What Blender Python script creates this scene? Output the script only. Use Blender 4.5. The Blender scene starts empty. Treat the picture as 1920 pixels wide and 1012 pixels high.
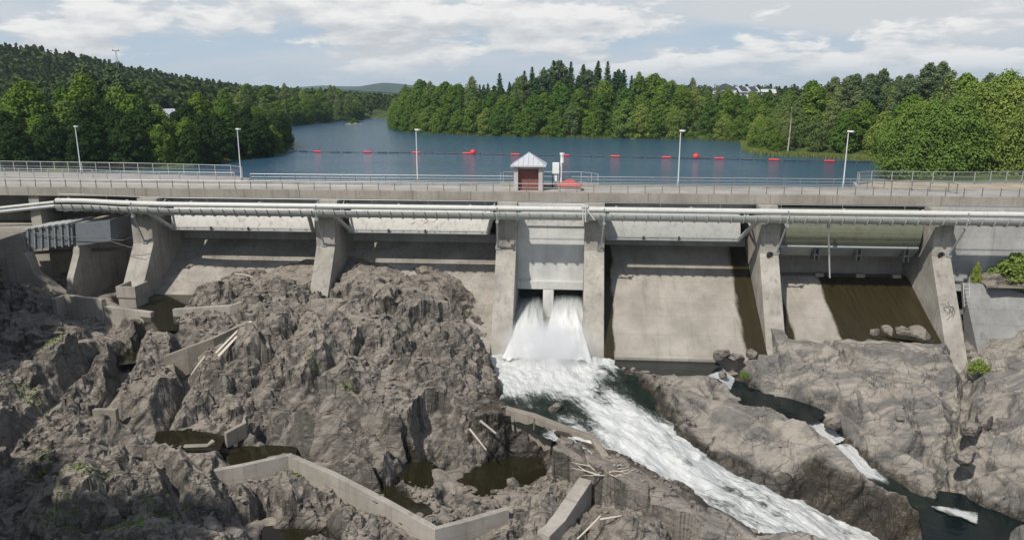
import bpy, bmesh, math, random
import numpy as np
from math import sin, cos, tan, atan, atan2, radians, sqrt, pi, exp, floor
from mathutils import Vector, Matrix, noise as mnoise
R = random.Random(7)
C = bpy.context.scene.collection
scene = bpy.context.scene
# ------------------------------------------------------------------ camera
FPX, PITCH, CAMZ = 1400.0, radians(13.2), 10.0
cam_d = bpy.data.cameras.new('camera'); cam = bpy.data.objects.new('camera', cam_d); C.objects.link(cam)
cam.location = (0, 0, CAMZ); cam.rotation_euler = (pi/2 - PITCH, 0, 0)
cam_d.sensor_width = 36.0; cam_d.lens = 36.0*FPX/1920.0; cam_d.clip_end = 20000; cam_d.clip_start = 0.5
scene.camera = cam
scene.cycles.volume_bounces = 8; scene.cycles.max_bounces = 10; scene.cycles.transparent_max_bounces = 16
# ------------------------------------------------------------------ sun and sky
YAW = radians(4.7)                        # the dam runs a little towards us on the right
SUN_EL, SUN_A = radians(50), radians(34)  # light travels +u sin, +v cos in the dam's frame
tdir = Vector((sin(SUN_A), cos(SUN_A), 0)); tdir.rotate(Matrix.Rotation(-YAW, 3, 'Z'))
ldir = Vector((tdir.x*cos(SUN_EL), tdir.y*cos(SUN_EL), -sin(SUN_EL)))
sd = bpy.data.lights.new('sun', 'SUN'); sd.energy = 4.3; sd.angle = radians(1.0); sd.color = (1.0, 0.94, 0.85)
sun = bpy.data.objects.new('sun', sd); C.objects.link(sun); sun.location = (-60, -60, 90)
sun.rotation_euler = ldir.to_track_quat('-Z', 'Y').to_euler()
scene.view_settings.view_transform = 'Standard'; scene.view_settings.look = 'None'
scene.view_settings.gamma = 1.0; scene.view_settings.exposure = 0.08

class NT:
    """tiny node-tree helper"""
    def __init__(s, tree): s.t = tree; s.n = tree.nodes; s.l = tree.links
    def new(s, typ, **kw):
        nd = s.n.new(typ)
        for k, v in kw.items():
            if k in nd.inputs.keys(): s.set(nd.inputs[k], v)
            else: setattr(nd, k, v)
        return nd
    def set(s, inp, v):
        if isinstance(v, bpy.types.NodeSocket): s.l.new(v, inp)
        else: inp.default_value = v
    def math(s, op, a, b=0.0, c=0.0, clamp=False):
        nd = s.n.new('ShaderNodeMath'); nd.operation = op; nd.use_clamp = clamp
        s.set(nd.inputs[0], a); s.set(nd.inputs[1], b); s.set(nd.inputs[2], c); return nd.outputs[0]
    def mix(s, f, a, b, typ='RGBA', bt='MIX'):
        nd = s.n.new('ShaderNodeMix'); nd.data_type = typ
        if typ == 'RGBA': nd.blend_type = bt; i = (0, 6, 7); o = 2
        else: i = (0, 2, 3); o = 0
        s.set(nd.inputs[i[0]], f)
        for k, v in ((i[1], a), (i[2], b)):
            if isinstance(v, tuple) and len(v) == 3: v = (*v, 1)
            s.set(nd.inputs[k], v)
        return nd.outputs[o]
    def ss(s, x, a, b):     # smoothstep a..b -> 0..1
        nd = s.n.new('ShaderNodeMapRange'); nd.interpolation_type = 'SMOOTHSTEP'
        s.set(nd.inputs[0], x); s.set(nd.inputs[1], a); s.set(nd.inputs[2], b); return nd.outputs[0]
    def noise(s, vec, scale, detail=4, rough=0.55, dist=0.0):
        nd = s.n.new('ShaderNodeTexNoise'); s.set(nd.inputs['Vector'], vec)
        nd.inputs['Scale'].default_value = scale; nd.inputs['Detail'].default_value = detail
        nd.inputs['Roughness'].default_value = rough; nd.inputs['Distortion'].default_value = dist; return nd.outputs[0]
    def mapping(s, vec, scale=(1, 1, 1), rot=(0, 0, 0), loc=(0, 0, 0)):
        nd = s.n.new('ShaderNodeMapping'); s.set(nd.inputs[0], vec)
        nd.inputs['Location'].default_value = loc; nd.inputs['Rotation'].default_value = rot; nd.inputs['Scale'].default_value = scale; return nd.outputs[0]

w = bpy.data.worlds.new("World"); scene.world = w; w.use_nodes = True
W = NT(w.node_tree); W.n.clear()
sky = W.new('ShaderNodeTexSky', sky_type='NISHITA', sun_disc=False, sun_elevation=SUN_EL, altitude=50)
sky.sun_rotation = atan2(-ldir.x, -ldir.y); sky.air_density = 1.0; sky.dust_density = 1.0; sky.ozone_density = 1.4
tc = W.new('ShaderNodeTexCoord').outputs['Generated']
sx = W.new('ShaderNodeSeparateXYZ', Vector=tc)
el = W.math('ARCSINE', sx.outputs[2]); az = W.math('ARCTAN2', sx.outputs[0], sx.outputs[1])
def cloud_density(eo):
    e = W.math('ADD', el, eo)
    e2 = W.math('POWER', W.math('MAXIMUM', e, 0.0), 0.8)
    v = W.new('ShaderNodeCombineXYZ', X=W.math('MULTIPLY', az, 4.6), Y=W.math('MULTIPLY', e2, 10.5), Z=W.math('ADD', 5.2, 0.0)).outputs[0]
    big = W.noise(v, 1.0, 2, 0.5); fine = W.noise(v, 2.6, 6, 0.6, 0.25)
    return W.math('ADD', W.math('MULTIPLY', big, 0.55), W.math('MULTIPLY', fine, 0.45))
d0 = cloud_density(0.0); d1 = cloud_density(0.016)
lit = W.math('ADD', W.math('MULTIPLY', W.math('SUBTRACT', d0, d1), 6.5), 0.5, clamp=True)
veil = W.ss(W.noise(W.new('ShaderNodeCombineXYZ', X=W.math('MULTIPLY', az, 1.3), Y=W.math('MULTIPLY', el, 9.0), Z=1.3).outputs[0], 1.0, 4, 0.55, 0.4), 0.36, 0.58)
cover = W.ss(d0, 0.47, 0.525)
cover = W.math('MULTIPLY', cover, W.ss(el, 0.005, 0.05))
cover = W.math('MULTIPLY', cover, W.mix(W.ss(el, 0.15, 0.4), 1.0, 0.30, 'FLOAT'))
ccol = W.mix(lit, (5.3, 5.5, 5.75), (8.1, 8.05, 7.9))
hz = W.mix(W.ss(el, 0.0, 0.14), (4.8, 5.6, 6.3), (3.6, 4.8, 6.1))
base = W.mix(W.ss(el, 0.06, 0.45), hz, sky.outputs[0])
veil = W.math('MULTIPLY', W.math('MULTIPLY', veil, W.ss(el, 0.0, 0.05)), W.mix(W.ss(el, 0.14, 0.35), 0.93, 0.10, 'FLOAT'))
base = W.mix(veil, base, (5.95, 6.12, 6.3))
skc = W.mix(cover, base, ccol)
bg = W.new('ShaderNodeBackground', Color=skc, Strength=0.105)
W.l.new(bg.outputs[0], W.new('ShaderNodeOutputWorld').inputs[0])

# ------------------------------------------------------------------ placing helpers
def ray(x, y):
    dx = (x-960)/FPX; dz = -(y-506)/FPX
    return (dx, cos(PITCH)+dz*sin(PITCH), -sin(PITCH)+dz*cos(PITCH))
def PZ(x, y, z):
    r = ray(x, y); t = (z-CAMZ)/r[2]; return Vector((r[0]*t, r[1]*t, z))
def PY(x, y, Y):
    r = ray(x, y); t = Y/r[1]; return Vector((r[0]*t, Y, CAMZ+r[2]*t))
def proj(P):
    yy = P[1]*cos(PITCH)-(P[2]-CAMZ)*sin(PITCH); zz = P[1]*sin(PITCH)+(P[2]-CAMZ)*cos(PITCH)
    return 960+FPX*P[0]/yy, 506-FPX*zz/yy
OY = PZ(960, 362, 0).y
def DW(u, v, z=0.0):        # dam frame -> world
    return Vector((u*cos(YAW)+v*sin(YAW), OY-u*sin(YAW)+v*cos(YAW), z))
def uv_of(P):
    X, Y = P[0], P[1]-OY; return X*cos(YAW)-Y*sin(YAW), X*sin(YAW)+Y*cos(YAW)
def PV(x, y, v):            # pixel on the plane at depth v of the dam frame -> (u, z)
    r = ray(x, y); t = (v+OY*cos(YAW))/(r[0]*sin(YAW)+r[1]*cos(YAW))
    return uv_of((r[0]*t, r[1]*t))[0], CAMZ+r[2]*t

# ------------------------------------------------------------------ object helpers
def tag(o, label=None, cat=None, group=None, kind=None):
    if label: o['label'] = label
    if cat: o['category'] = cat
    if group: o['group'] = group
    if kind: o['kind'] = kind
    return o
def empty(name, loc=(0, 0, 0), rz=0.0, label=None, cat=None, group=None, kind=None):
    o = bpy.data.objects.new(name, None); C.objects.link(o); o.location = loc; o.rotation_euler = (0, 0, rz)
    o.empty_display_size = 0.2
    return tag(o, label, cat, group, kind)
def mesh_np(name, V, F, mat, smooth=False, parent=None, loc=None):
    """V (n,3), F (m,4) or (m,3) arrays"""
    V = np.asarray(V, dtype=np.float32); F = np.asarray(F, dtype=np.int32); k = F.shape[1]
    me = bpy.data.meshes.new(name); me.vertices.add(len(V)); me.vertices.foreach_set('co', V.ravel())
    me.loops.add(F.size); me.loops.foreach_set('vertex_index', F.ravel())
    me.polygons.add(len(F)); me.polygons.foreach_set('loop_start', np.arange(0, F.size, k, dtype=np.int32))
    me.polygons.foreach_set('loop_total', np.full(len(F), k, dtype=np.int32))
    me.polygons.foreach_set('use_smooth', np.full(len(F), smooth))
    me.update(calc_edges=True); me.materials.append(mat)
    o = bpy.data.objects.new(name, me); C.objects.link(o)
    if parent: o.parent = parent
    if loc is not None: o.location = loc
    return o
class MB:
    def __init__(s): s.v = []; s.f = []
    def poly(s, pts): n = len(s.v); s.v += [tuple(p) for p in pts]; s.f.append(list(range(n, n+len(pts))))
    def hexa(s, p):   # 8 points: bottom 4, top 4
        n = len(s.v); s.v += [tuple(q) for q in p]
        for f in ((0, 3, 2, 1), (4, 5, 6, 7), (0, 1, 5, 4), (1, 2, 6, 5), (2, 3, 7, 6), (3, 0, 4, 7)): s.f.append([n+i for i in f])
    def box(s, a, b):
        x0, y0, z0 = a; x1, y1, z1 = b
        s.hexa([(x0, y0, z0), (x1, y0, z0), (x1, y1, z0), (x0, y1, z0), (x0, y0, z1), (x1, y0, z1), (x1, y1, z1), (x0, y1, z1)])
    def prism(s, prof, u0, u1):     # prof: [(v,z)] extruded along u
        n = len(s.v); m = len(prof)
        s.v += [(u0, a, b) for a, b in prof] + [(u1, a, b) for a, b in prof]
        s.f.append([n+i for i in range(m)][::-1]); s.f.append([n+m+i for i in range(m)])
        for i in range(m): j = (i+1) % m; s.f.append([n+i, n+j, n+m+j, n+m+i])
    def slab(s, pts, z0, z1):       # pts: [(x,y)] extruded along z
        n = len(s.v); m = len(pts)
        s.v += [(a, b, z0) for a, b in pts] + [(a, b, z1) for a, b in pts]
        s.f.append([n+i for i in range(m)][::-1]); s.f.append([n+m+i for i in range(m)])
        for i in range(m): j = (i+1) % m; s.f.append([n+i, n+j, n+m+j, n+m+i])
    def tube(s, pts, r, k=8, cap=True):
        pts = [Vector(p) for p in pts]; rings = []
        rr = r if isinstance(r, (list, tuple)) else [r]*len(pts)
        for i, p in enumerate(pts):
            d = (pts[min(i+1, len(pts)-1)]-pts[max(i-1, 0)]).normalized()
            a = d.cross(Vector((0, 0, 1)));
            if a.length < 1e-3: a = Vector((1, 0, 0))
            a.normalize(); b = d.cross(a)
            n = len(s.v); rings.append(n)
            for q in range(k): t = 2*pi*q/k; s.v.append(tuple(p+(a*cos(t)+b*sin(t))*rr[i]))
        for i in range(len(rings)-1):
            for q in range(k):
                q2 = (q+1) % k; s.f.append([rings[i]+q, rings[i]+q2, rings[i+1]+q2, rings[i+1]+q])
        if cap:
            s.f.append([rings[0]+q for q in range(k)][::-1]); s.f.append([rings[-1]+q for q in range(k)])
    def build(s, name, mat, parent=None, bevel=0.0, smooth=False, loc=None):
        me = bpy.data.meshes.new(name); me.from_pydata(s.v, [], s.f); me.validate(); me.materials.append(mat)
        bm_ = bmesh.new(); bm_.from_mesh(me); bmesh.ops.recalc_face_normals(bm_, faces=bm_.faces); bm_.to_mesh(me); bm_.free()
        if smooth: me.polygons.foreach_set('use_smooth', [True]*len(me.polygons))
        me.update(); o = bpy.data.objects.new(name, me); C.objects.link(o)
        if parent: o.parent = parent
        if loc is not None: o.location = loc
        if bevel:
            b = o.modifiers.new('bevel', 'BEVEL'); b.width = bevel; b.segments = 2; b.limit_method = 'ANGLE'; b.angle_limit = radians(35)
        return o
def link_copy(o, parent=None, loc=None):
    c = o.copy(); C.objects.link(c)
    if parent: c.parent = parent
    if loc is not None: c.location = loc
    return c
def copy_tree(o, loc, rz=0, sc=None):
    r = o.copy(); C.objects.link(r); r.location = loc; r.rotation_euler = (0, 0, rz)
    if sc is not None: r.scale = sc
    for ch in o.children:
        c = ch.copy(); C.objects.link(c); c.parent = r
        for g in ch.children:
            d = g.copy(); C.objects.link(d); d.parent = c
    return r

# ------------------------------------------------------------------ materials
def newmat(name):
    m = bpy.data.materials.new(name); m.use_nodes = True; T = NT(m.node_tree); T.n.clear()
    out = T.new('ShaderNodeOutputMaterial'); return m, T, out
def geo_pos(T): return T.new('ShaderNodeNewGeometry').outputs['Position']
def principled(T, out, col, rough=0.8, bump=None, bstr=0.3, bdist=0.05, spec=0.4, **kw):
    p = T.new('ShaderNodeBsdfPrincipled'); T.set(p.inputs['Base Color'], (*col, 1) if isinstance(col, tuple) and len(col) == 3 else col)
    T.set(p.inputs['Roughness'], rough); T.set(p.inputs['Specular IOR Level'], spec)
    for k, v in kw.items(): T.set(p.inputs[k.replace('_', ' ')], v)
    if bump is not None:
        b = T.new('ShaderNodeBump'); T.set(b.inputs['Height'], bump); b.inputs['Strength'].default_value = bstr; b.inputs['Distance'].default_value = bdist
        T.l.new(b.outputs[0], p.inputs['Normal'])
    T.l.new(p.outputs[0], out.inputs[0]); return p
def concrete(name, light, dark, streak=0.5, board=0.0, stain=0.5, moss=0.0):
    m, T, out = newmat(name); P = geo_pos(T)
    n1 = T.noise(P, 0.35, 5, 0.6); n2 = T.noise(P, 3.0, 6, 0.65)
    st = T.noise(T.mapping(P, (2.2, 2.2, 0.12)), 1.0, 5, 0.6, 0.3)
    c = T.mix(T.ss(n1, 0.3, 0.7), dark, light)
    c = T.mix(T.math('MULTIPLY', T.ss(st, 0.5, 0.78), streak), c, tuple(x*0.42 for x in dark))
    c = T.mix(T.math('MULTIPLY', T.ss(n2, 0.45, 0.8), stain*0.6), c, tuple(x*0.6 for x in dark))
    st2 = T.noise(T.mapping(P, (1.5, 1.5, 0.1), loc=(9, 3, 1)), 1.3, 4, 0.6)
    c = T.mix(T.math('MULTIPLY', T.ss(st2, 0.56, 0.8), streak*0.5), c, tuple(min(x*1.35, 0.7) for x in light))
    if moss: c = T.mix(T.math('MULTIPLY', T.ss(T.noise(P, 0.8, 5, 0.7), 0.52, 0.7), moss), c, (0.05, 0.055, 0.02))
    h = T.math('ADD', n2, T.math('MULTIPLY', T.noise(P, 14, 3), 0.4))
    if board:
        sz = T.new('ShaderNodeSeparateXYZ', Vector=P).outputs[2]
        fr = T.math('FRACT', T.math('MULTIPLY', sz, 1/board))
        line = T.math('LESS_THAN', fr, 0.035)
        c = T.mix(T.math('MULTIPLY', line, 0.4), c, tuple(x*0.5 for x in dark))
    principled(T, out, c, 0.88, h, 0.5, 0.04, 0.25); return m
def paint(name, col, rough=0.45, dirt=0.35, metallic=0.0):
    m, T, out = newmat(name); P = geo_pos(T)
    n = T.noise(P, 1.7, 6, 0.65); st = T.noise(T.mapping(P, (3, 3, 0.4)), 1.0, 4, 0.6)
    c = T.mix(T.math('MULTIPLY', T.ss(n, 0.45, 0.75), dirt), col, tuple(x*0.55 for x in col))
    c = T.mix(T.math('MULTIPLY', T.ss(st, 0.55, 0.75), dirt*0.7), c, (0.12, 0.09, 0.06))
    principled(T, out, c, rough, T.noise(P, 9, 3), 0.12, 0.02, 0.4, Metallic=metallic); return m
M = {}
M['conc'] = concrete('concrete_weathered', (0.36, 0.335, 0.30), (0.26, 0.24, 0.21), 0.45, 1.22)
M['pier'] = concrete('concrete_pier', (0.385, 0.362, 0.325), (0.25, 0.235, 0.207), 0.6, 0, 0.8)
M['fascia'] = concrete('concrete_fascia', (0.32, 0.295, 0.26), (0.24, 0.22, 0.19), 0.6)
M['grey'] = concrete('concrete_grey', (0.42, 0.42, 0.41), (0.29, 0.29, 0.285), 0.5, 1.3)
M['greyd'] = concrete('concrete_grey_dark', (0.27, 0.27, 0.262), (0.19, 0.19, 0.183), 0.5, 1.3)
M['panel'] = concrete('centre_panel', (0.56, 0.56, 0.54), (0.44, 0.44, 0.425), 0.3, 0, 0.3)
M['spill'] = concrete('concrete_spillway', (0.335, 0.312, 0.275), (0.215, 0.198, 0.172), 0.6, 0.62, 0.6)
M['oldwall'] = concrete('concrete_old_wall', (0.30, 0.27, 0.225), (0.19, 0.17, 0.14), 0.4, 0.0, 0.9, 0.15)
M['deck'] = concrete('road_surface', (0.36, 0.34, 0.315), (0.26, 0.245, 0.23), 0.0, 0, 0.5)
M['gatew'] = paint('gate_paint', (0.50, 0.49, 0.46), 0.6, 0.7)
M['fadedred'] = paint('faded_red_paint', (0.45, 0.28, 0.24), 0.7, 0.3)
M['gateg'] = paint('gate_grey', (0.34, 0.345, 0.33), 0.5, 0.6)
M['green'] = paint('drum_green', (0.15, 0.16, 0.115), 0.5, 0.6)
M['pipe'] = paint('pipe_paint', (0.53, 0.535, 0.51), 0.42, 0.28)
M['trough'] = paint('trough_paint', (0.40, 0.415, 0.40), 0.5, 0.4)
M['galv'] = paint('galvanised', (0.36, 0.38, 0.38), 0.45, 0.2, 0.3)
M['galvd'] = paint('galvanised_dull', (0.17, 0.165, 0.15), 0.6, 0.3, 0.1)
M['mast'] = paint('lamp_post', (0.58, 0.62, 0.64), 0.4, 0.05)
M['white'] = paint('white_metal', (0.72, 0.73, 0.72), 0.5, 0.12)
M['dark'] = paint('dark_metal', (0.035, 0.045, 0.05), 0.5, 0.2)
M['bluegrey'] = paint('blue_grey_metal', (0.15, 0.17, 0.19), 0.5, 0.5)
M['tin'] = paint('tin_roof', (0.45, 0.46, 0.50), 0.4, 0.15)
M['red'] = paint('red_door', (0.20, 0.075, 0.065), 0.7, 0.4)
M['redroof'] = paint('red_cover', (0.38, 0.10, 0.085), 0.6, 0.15)
M['fred'] = paint('float_red', (0.60, 0.045, 0.04), 0.5, 0.03)
M['fblk'] = paint('float_black', (0.02, 0.035, 0.045), 0.5, 0.05)
M['tile'] = paint('roof_tile', (0.33, 0.12, 0.075), 0.8, 0.25)
M['slate'] = paint('roof_dark', (0.045, 0.05, 0.065), 0.5, 0.1)
M['glass'] = paint('window_glass', (0.04, 0.05, 0.06), 0.15, 0.0)
M['wood'] = paint('weathered_wood', (0.36, 0.33, 0.29), 0.85, 0.3)
M['driftw'] = paint('bleached_driftwood', (0.50, 0.45, 0.38), 0.85, 0.2)
M['hutwall'] = concrete('hut_wall', (0.46, 0.44, 0.43), (0.38, 0.36, 0.35), 0.2, 0, 0.2)

def water_mat(name, base, rough, scales, strength, dist=0.1, patch=False):
    m, T, out = newmat(name); P = geo_pos(T)
    h = None
    for k, (sc, amp) in enumerate(scales):
        n = T.noise(T.mapping(P, sc, (0, 0, 0.35*k-0.2)), 1.0, 3, 0.55, 0.3); n = T.math('MULTIPLY', n, amp)
        h = n if h is None else T.math('ADD', h, n)
    r = rough
    if patch:
        pn = T.noise(T.mapping(P, (0.012, 0.03, 1)), 1.0, 4, 0.6)
        yy = T.new('ShaderNodeSeparateXYZ', Vector=P).outputs[1]
        calm = T.math('MULTIPLY', T.ss(pn, 0.5, 0.62), 0.5)
        h = T.math('MULTIPLY', h, T.mix(calm, 1.0, 0.32, 'FLOAT')); r = T.mix(calm, rough, 0.12, 'FLOAT')
    principled(T, out, base, r, h, strength, dist, 0.5, IOR=1.33); return m
M['lake'] = water_mat('lake_water', (0.030, 0.082, 0.132), 0.12, [((0.7, 1.3, 1), 1.0), ((2.6, 4.0, 1), 0.5)], 1.0, 0.26, True)
M['deep'] = water_mat('deep_water', (0.004, 0.009, 0.009), 0.06, [((1.2, 1.8, 1), 0.6), ((4, 5, 1), 0.3)], 0.6, 0.08)
M['pool'] = water_mat('pool_water', (0.016, 0.014, 0.006), 0.04, [((1.0, 1.4, 1), 0.4), ((4, 5, 1), 0.2)], 0.25, 0.03)

def rock_mat(name, a, b, wetdark=0.22, veins=0.5):
    m, T, out = newmat(name); P = geo_pos(T); blk = T.new('ShaderNodeAttribute', attribute_name='block').outputs['Fac']
    big = T.noise(P, 0.16, 4, 0.6); mid = T.noise(P, 0.9, 6, 0.65, 0.4)
    rot = T.mapping(P, (0.45, 2.6, 1.6), (0.5, 0.15, 0.72))
    vein = T.noise(rot, 1.0, 7, 0.68, 1.1); fine = T.noise(P, 6.0, 6, 0.7)
    c = T.mix(T.ss(T.math('ADD', T.math('MULTIPLY', mid, 0.5), T.math('MULTIPLY', blk, 0.5)), 0.25, 0.75), a, b)
    c = T.mix(T.math('MULTIPLY', T.ss(big, 0.5, 0.7), 0.5), c, (0.10, 0.088, 0.078))
    c = T.mix(T.math('MULTIPLY', T.ss(vein, 0.58, 0.70), veins), c, (0.46, 0.42, 0.375))
    c = T.mix(T.math('MULTIPLY', T.ss(vein, 0.46, 0.30), 0.75), c, (0.03, 0.027, 0.024))
    c = T.mix(T.math('MULTIPLY', T.ss(T.noise(P, 0.33, 5, 0.7, 0.5), 0.60, 0.74), 0.4), c, (0.30, 0.20, 0.145))
    c = T.mix(T.math('MULTIPLY', T.ss(fine, 0.55, 0.8), 0.25), c, (0.04, 0.037, 0.033))
    band = T.noise(T.mapping(P, (0.22, 4.2, 3.0), (0.3, 0.1, 0.95)), 1.0, 6, 0.65, 0.8)
    c = T.mix(T.math('MULTIPLY', T.ss(band, 0.54, 0.62), 0.45), c, (0.05, 0.046, 0.041))
    c = T.mix(T.math('MULTIPLY', T.ss(band, 0.44, 0.36), 0.35), c, (0.42, 0.39, 0.35))
    vor = T.new('ShaderNodeTexVoronoi', feature='DISTANCE_TO_EDGE'); T.set(vor.inputs['Vector'], T.new('ShaderNodeVectorMath', operation='ADD').outputs[0])
    va = T.n[-1]; T.l.new(T.mapping(P, (0.5, 1.1, 0.9), (0.2, 0.1, 0.7)), va.inputs[0])
    nc = T.new('ShaderNodeTexNoise', Vector=P); nc.inputs['Scale'].default_value = 0.9; nc.inputs['Detail'].default_value = 5
    nsc = T.new('ShaderNodeVectorMath', operation='SCALE'); nsc.inputs['Scale'].default_value = 0.45; T.l.new(nc.outputs['Color'], nsc.inputs[0]); T.l.new(nsc.outputs[0], va.inputs[1]); vor.inputs['Scale'].default_value = 1.1
    crack = T.math('MULTIPLY', T.ss(vor.outputs['Distance'], 0.03, 0.0), T.ss(T.noise(P, 0.5, 3), 0.42, 0.55))
    c = T.mix(T.math('MULTIPLY', crack, 0.75), c, (0.015, 0.013, 0.011))
    nz = T.new('ShaderNodeSeparateXYZ', Vector=T.new('ShaderNodeNewGeometry').outputs['True Normal']).outputs[2]      # upward faces paler and steep ones darker, painted in for contrast
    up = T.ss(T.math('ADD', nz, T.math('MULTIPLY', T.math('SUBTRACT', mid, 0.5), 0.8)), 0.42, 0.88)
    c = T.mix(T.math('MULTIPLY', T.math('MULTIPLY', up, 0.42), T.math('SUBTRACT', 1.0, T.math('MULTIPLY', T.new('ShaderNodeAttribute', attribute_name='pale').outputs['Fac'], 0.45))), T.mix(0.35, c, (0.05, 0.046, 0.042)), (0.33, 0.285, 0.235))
    at = T.new('ShaderNodeAttribute', attribute_name='wet').outputs['Fac']
    pale = T.new('ShaderNodeAttribute', attribute_name='pale').outputs['Fac']
    pat = T.noise(T.mapping(P, (0.16, 0.5, 0.4), (0.2, 0.1, 0.9), (3, 1, 0)), 1.0, 6, 0.62, 1.2)
    pc = T.mix(T.ss(pat, 0.40, 0.60), (0.12, 0.118, 0.114), (0.33, 0.30, 0.26))
    c = T.mix(T.math('MULTIPLY', pale, 0.65), c, pc)
    wet = T.ss(T.math('ADD', at, T.math('MULTIPLY', T.math('SUBTRACT', mid, 0.5), 0.9)), 0.35, 0.75)
    c = T.mix(wet, c, T.mix(1.0, c, (wetdark, wetdark*0.92, wetdark*0.78), bt='MULTIPLY'))
    h = T.math('ADD', T.math('MULTIPLY', vein, 0.3), T.math('ADD', T.math('MULTIPLY', mid, 0.25), T.math('MULTIPLY', fine, 0.4)))
    for sc_, am, se in ((1.0, 0.35, 0), (2.7, 0.3, 4)):      # chiselled facets
        wv_ = T.new('ShaderNodeVectorMath', operation='MULTIPLY_ADD'); T.l.new(nc.outputs['Color'], wv_.inputs[0]); wv_.inputs[1].default_value = (0.5/sc_, 0.5/sc_, 0.5/sc_)
        T.l.new(T.mapping(P, (0.6, 1.3, 1.0), (0.25, 0.1, 0.75), (se, 0, 0)), wv_.inputs[2])
        v1 = T.new('ShaderNodeTexVoronoi', distance='MANHATTAN'); T.l.new(wv_.outputs[0], v1.inputs['Vector']); v1.inputs['Scale'].default_value = sc_
        h = T.math('ADD', h, T.math('MULTIPLY', v1.outputs['Distance'], -am))
    h = T.math('SUBTRACT', h, T.math('MULTIPLY', crack, 0.5))
    principled(T, out, c, T.mix(wet, 0.85, 0.42, 'FLOAT'), h, 0.8, 0.16, 0.35); return m
M['rock'] = rock_mat('bedrock', (0.075, 0.067, 0.057), (0.235, 0.212, 0.182))
M['stone'] = rock_mat('loose_stone', (0.14, 0.125, 0.11), (0.27, 0.245, 0.215))

def leaf_mat(name, a, b, c3=None, trans=0.25):
    m, T, out = newmat(name)
    oi = T.new('ShaderNodeObjectInfo').outputs['Random']; tone = T.new('ShaderNodeAttribute', attribute_name='tone').outputs['Fac']
    c = T.mix(tone, a, b)
    c = T.mix(T.math('MULTIPLY', oi, 0.75), c, c3 or tuple(x*0.6 for x in a))
    df = T.new('ShaderNodeBsdfDiffuse', Color=c); tr = T.new('ShaderNodeBsdfTranslucent', Color=T.mix(0.5, c, (0.10, 0.16, 0.02)))
    mx = T.new('ShaderNodeMixShader', Fac=trans); T.l.new(df.outputs[0], mx.inputs[1]); T.l.new(tr.outputs[0], mx.inputs[2])
    T.l.new(mx.outputs[0], out.inputs[0]); return m
M['leaf'] = leaf_mat('leaves_broad', (0.084, 0.144, 0.025), (0.168, 0.250, 0.040), (0.056, 0.125, 0.027))
M['leafy'] = leaf_mat('leaves_yellowgreen', (0.154, 0.213, 0.044), (0.266, 0.325, 0.075), (0.112, 0.200, 0.044))
M['birch'] = leaf_mat('leaves_birch', (0.140, 0.194, 0.062), (0.238, 0.288, 0.106), (0.112, 0.175, 0.050))
M['spruce'] = leaf_mat('needles_spruce', (0.035, 0.074, 0.026), (0.069, 0.120, 0.036), (0.025, 0.062, 0.026), 0.1)
M['pine'] = leaf_mat('needles_pine', (0.077, 0.112, 0.050), (0.140, 0.175, 0.075), (0.063, 0.106, 0.053), 0.12)
M['shade_leaf'] = leaf_mat('leaves_shade_dark', (0.024, 0.048, 0.014), (0.05, 0.085, 0.022), (0.02, 0.045, 0.014), 0.15)  # leaf green darkened to stand for shade low in the left wood
M['copper'] = leaf_mat('leaves_copper', (0.045, 0.018, 0.018), (0.07, 0.03, 0.022), None, 0.15)
M['bark'] = paint('bark', (0.10, 0.075, 0.055), 0.9, 0.4)
M['pbark'] = paint('bark_pale', (0.42, 0.40, 0.36), 0.85, 0.5)
M['far'] = leaf_mat('far_wood', (0.059, 0.094, 0.033), (0.119, 0.163, 0.050), None, 0.1)
def ground_mat():
    m, T, out = newmat('undergrowth'); P = geo_pos(T)
    c = T.mix(T.ss(T.noise(P, 0.15, 6, 0.6), 0.4, 0.62), (0.035, 0.055, 0.015), (0.085, 0.115, 0.035))
    c = T.mix(T.math('MULTIPLY', T.ss(T.noise(P, 0.5, 5, 0.6), 0.58, 0.7), 0.6), c, (0.16, 0.13, 0.085))
    principled(T, out, c, 0.95, T.noise(P, 1.5, 5), 0.8, 0.3, 0.1); return m
M['ground'] = ground_mat()
def yard_mat():
    m, T, out = newmat('gravel_yard'); P = geo_pos(T)
    c = T.mix(T.ss(T.noise(P, 0.25, 6, 0.65), 0.35, 0.65), (0.30, 0.24, 0.165), (0.40, 0.345, 0.27))
    c = T.mix(T.math('MULTIPLY', T.ss(T.noise(P, 0.7, 5, 0.6), 0.55, 0.7), 0.4), c, (0.16, 0.16, 0.07))
    principled(T, out, c, 0.95, T.noise(P, 12, 3), 0.5, 0.03, 0.1); return m
M['yard'] = yard_mat()
# ------------------------------------------------------------------ the dam
DAMV = Vector((0, OY, 0))
def thing_dam(name, label, cat, u=0, v=0, z=0, group=None):
    """a thing whose local axes are the dam's axes, origin at u,v,z"""
    return empty(name, DW(u, v, z), -YAW, label, cat, group)
def Lp(x, y, v): u, z = PV(x, y, v); return Vector((u, v, z))
UL, UR = -72.0, 75.0
dam = thing_dam('dam', 'long grey concrete dam with six sloping piers and a road on top', 'dam')
DV, DZ = 0.0, 0.0       # the road deck juts out over the piers
def deck(p): return (p[0]*1.0, p[1]+DV, p[2]+DZ)
def deck_thing(name, label, cat, px=None, u=0, v=0, z=0, group=None):
    if px is not None: u = PV(px[0], px[1], v+DV)[0]
    return thing_dam(name, label, cat, u, v+DV, z+DZ, group)
def uof(x, y=440, v=-2.5): return PV(x, y, v)[0]
PIER = [(uof(248), uof(286)), (uof(592), uof(627)), (uof(930), uof(968)), (uof(1096), uof(1134)), (uof(1427), uof(1463)), (uof(1752), uof(1788))]
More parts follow.
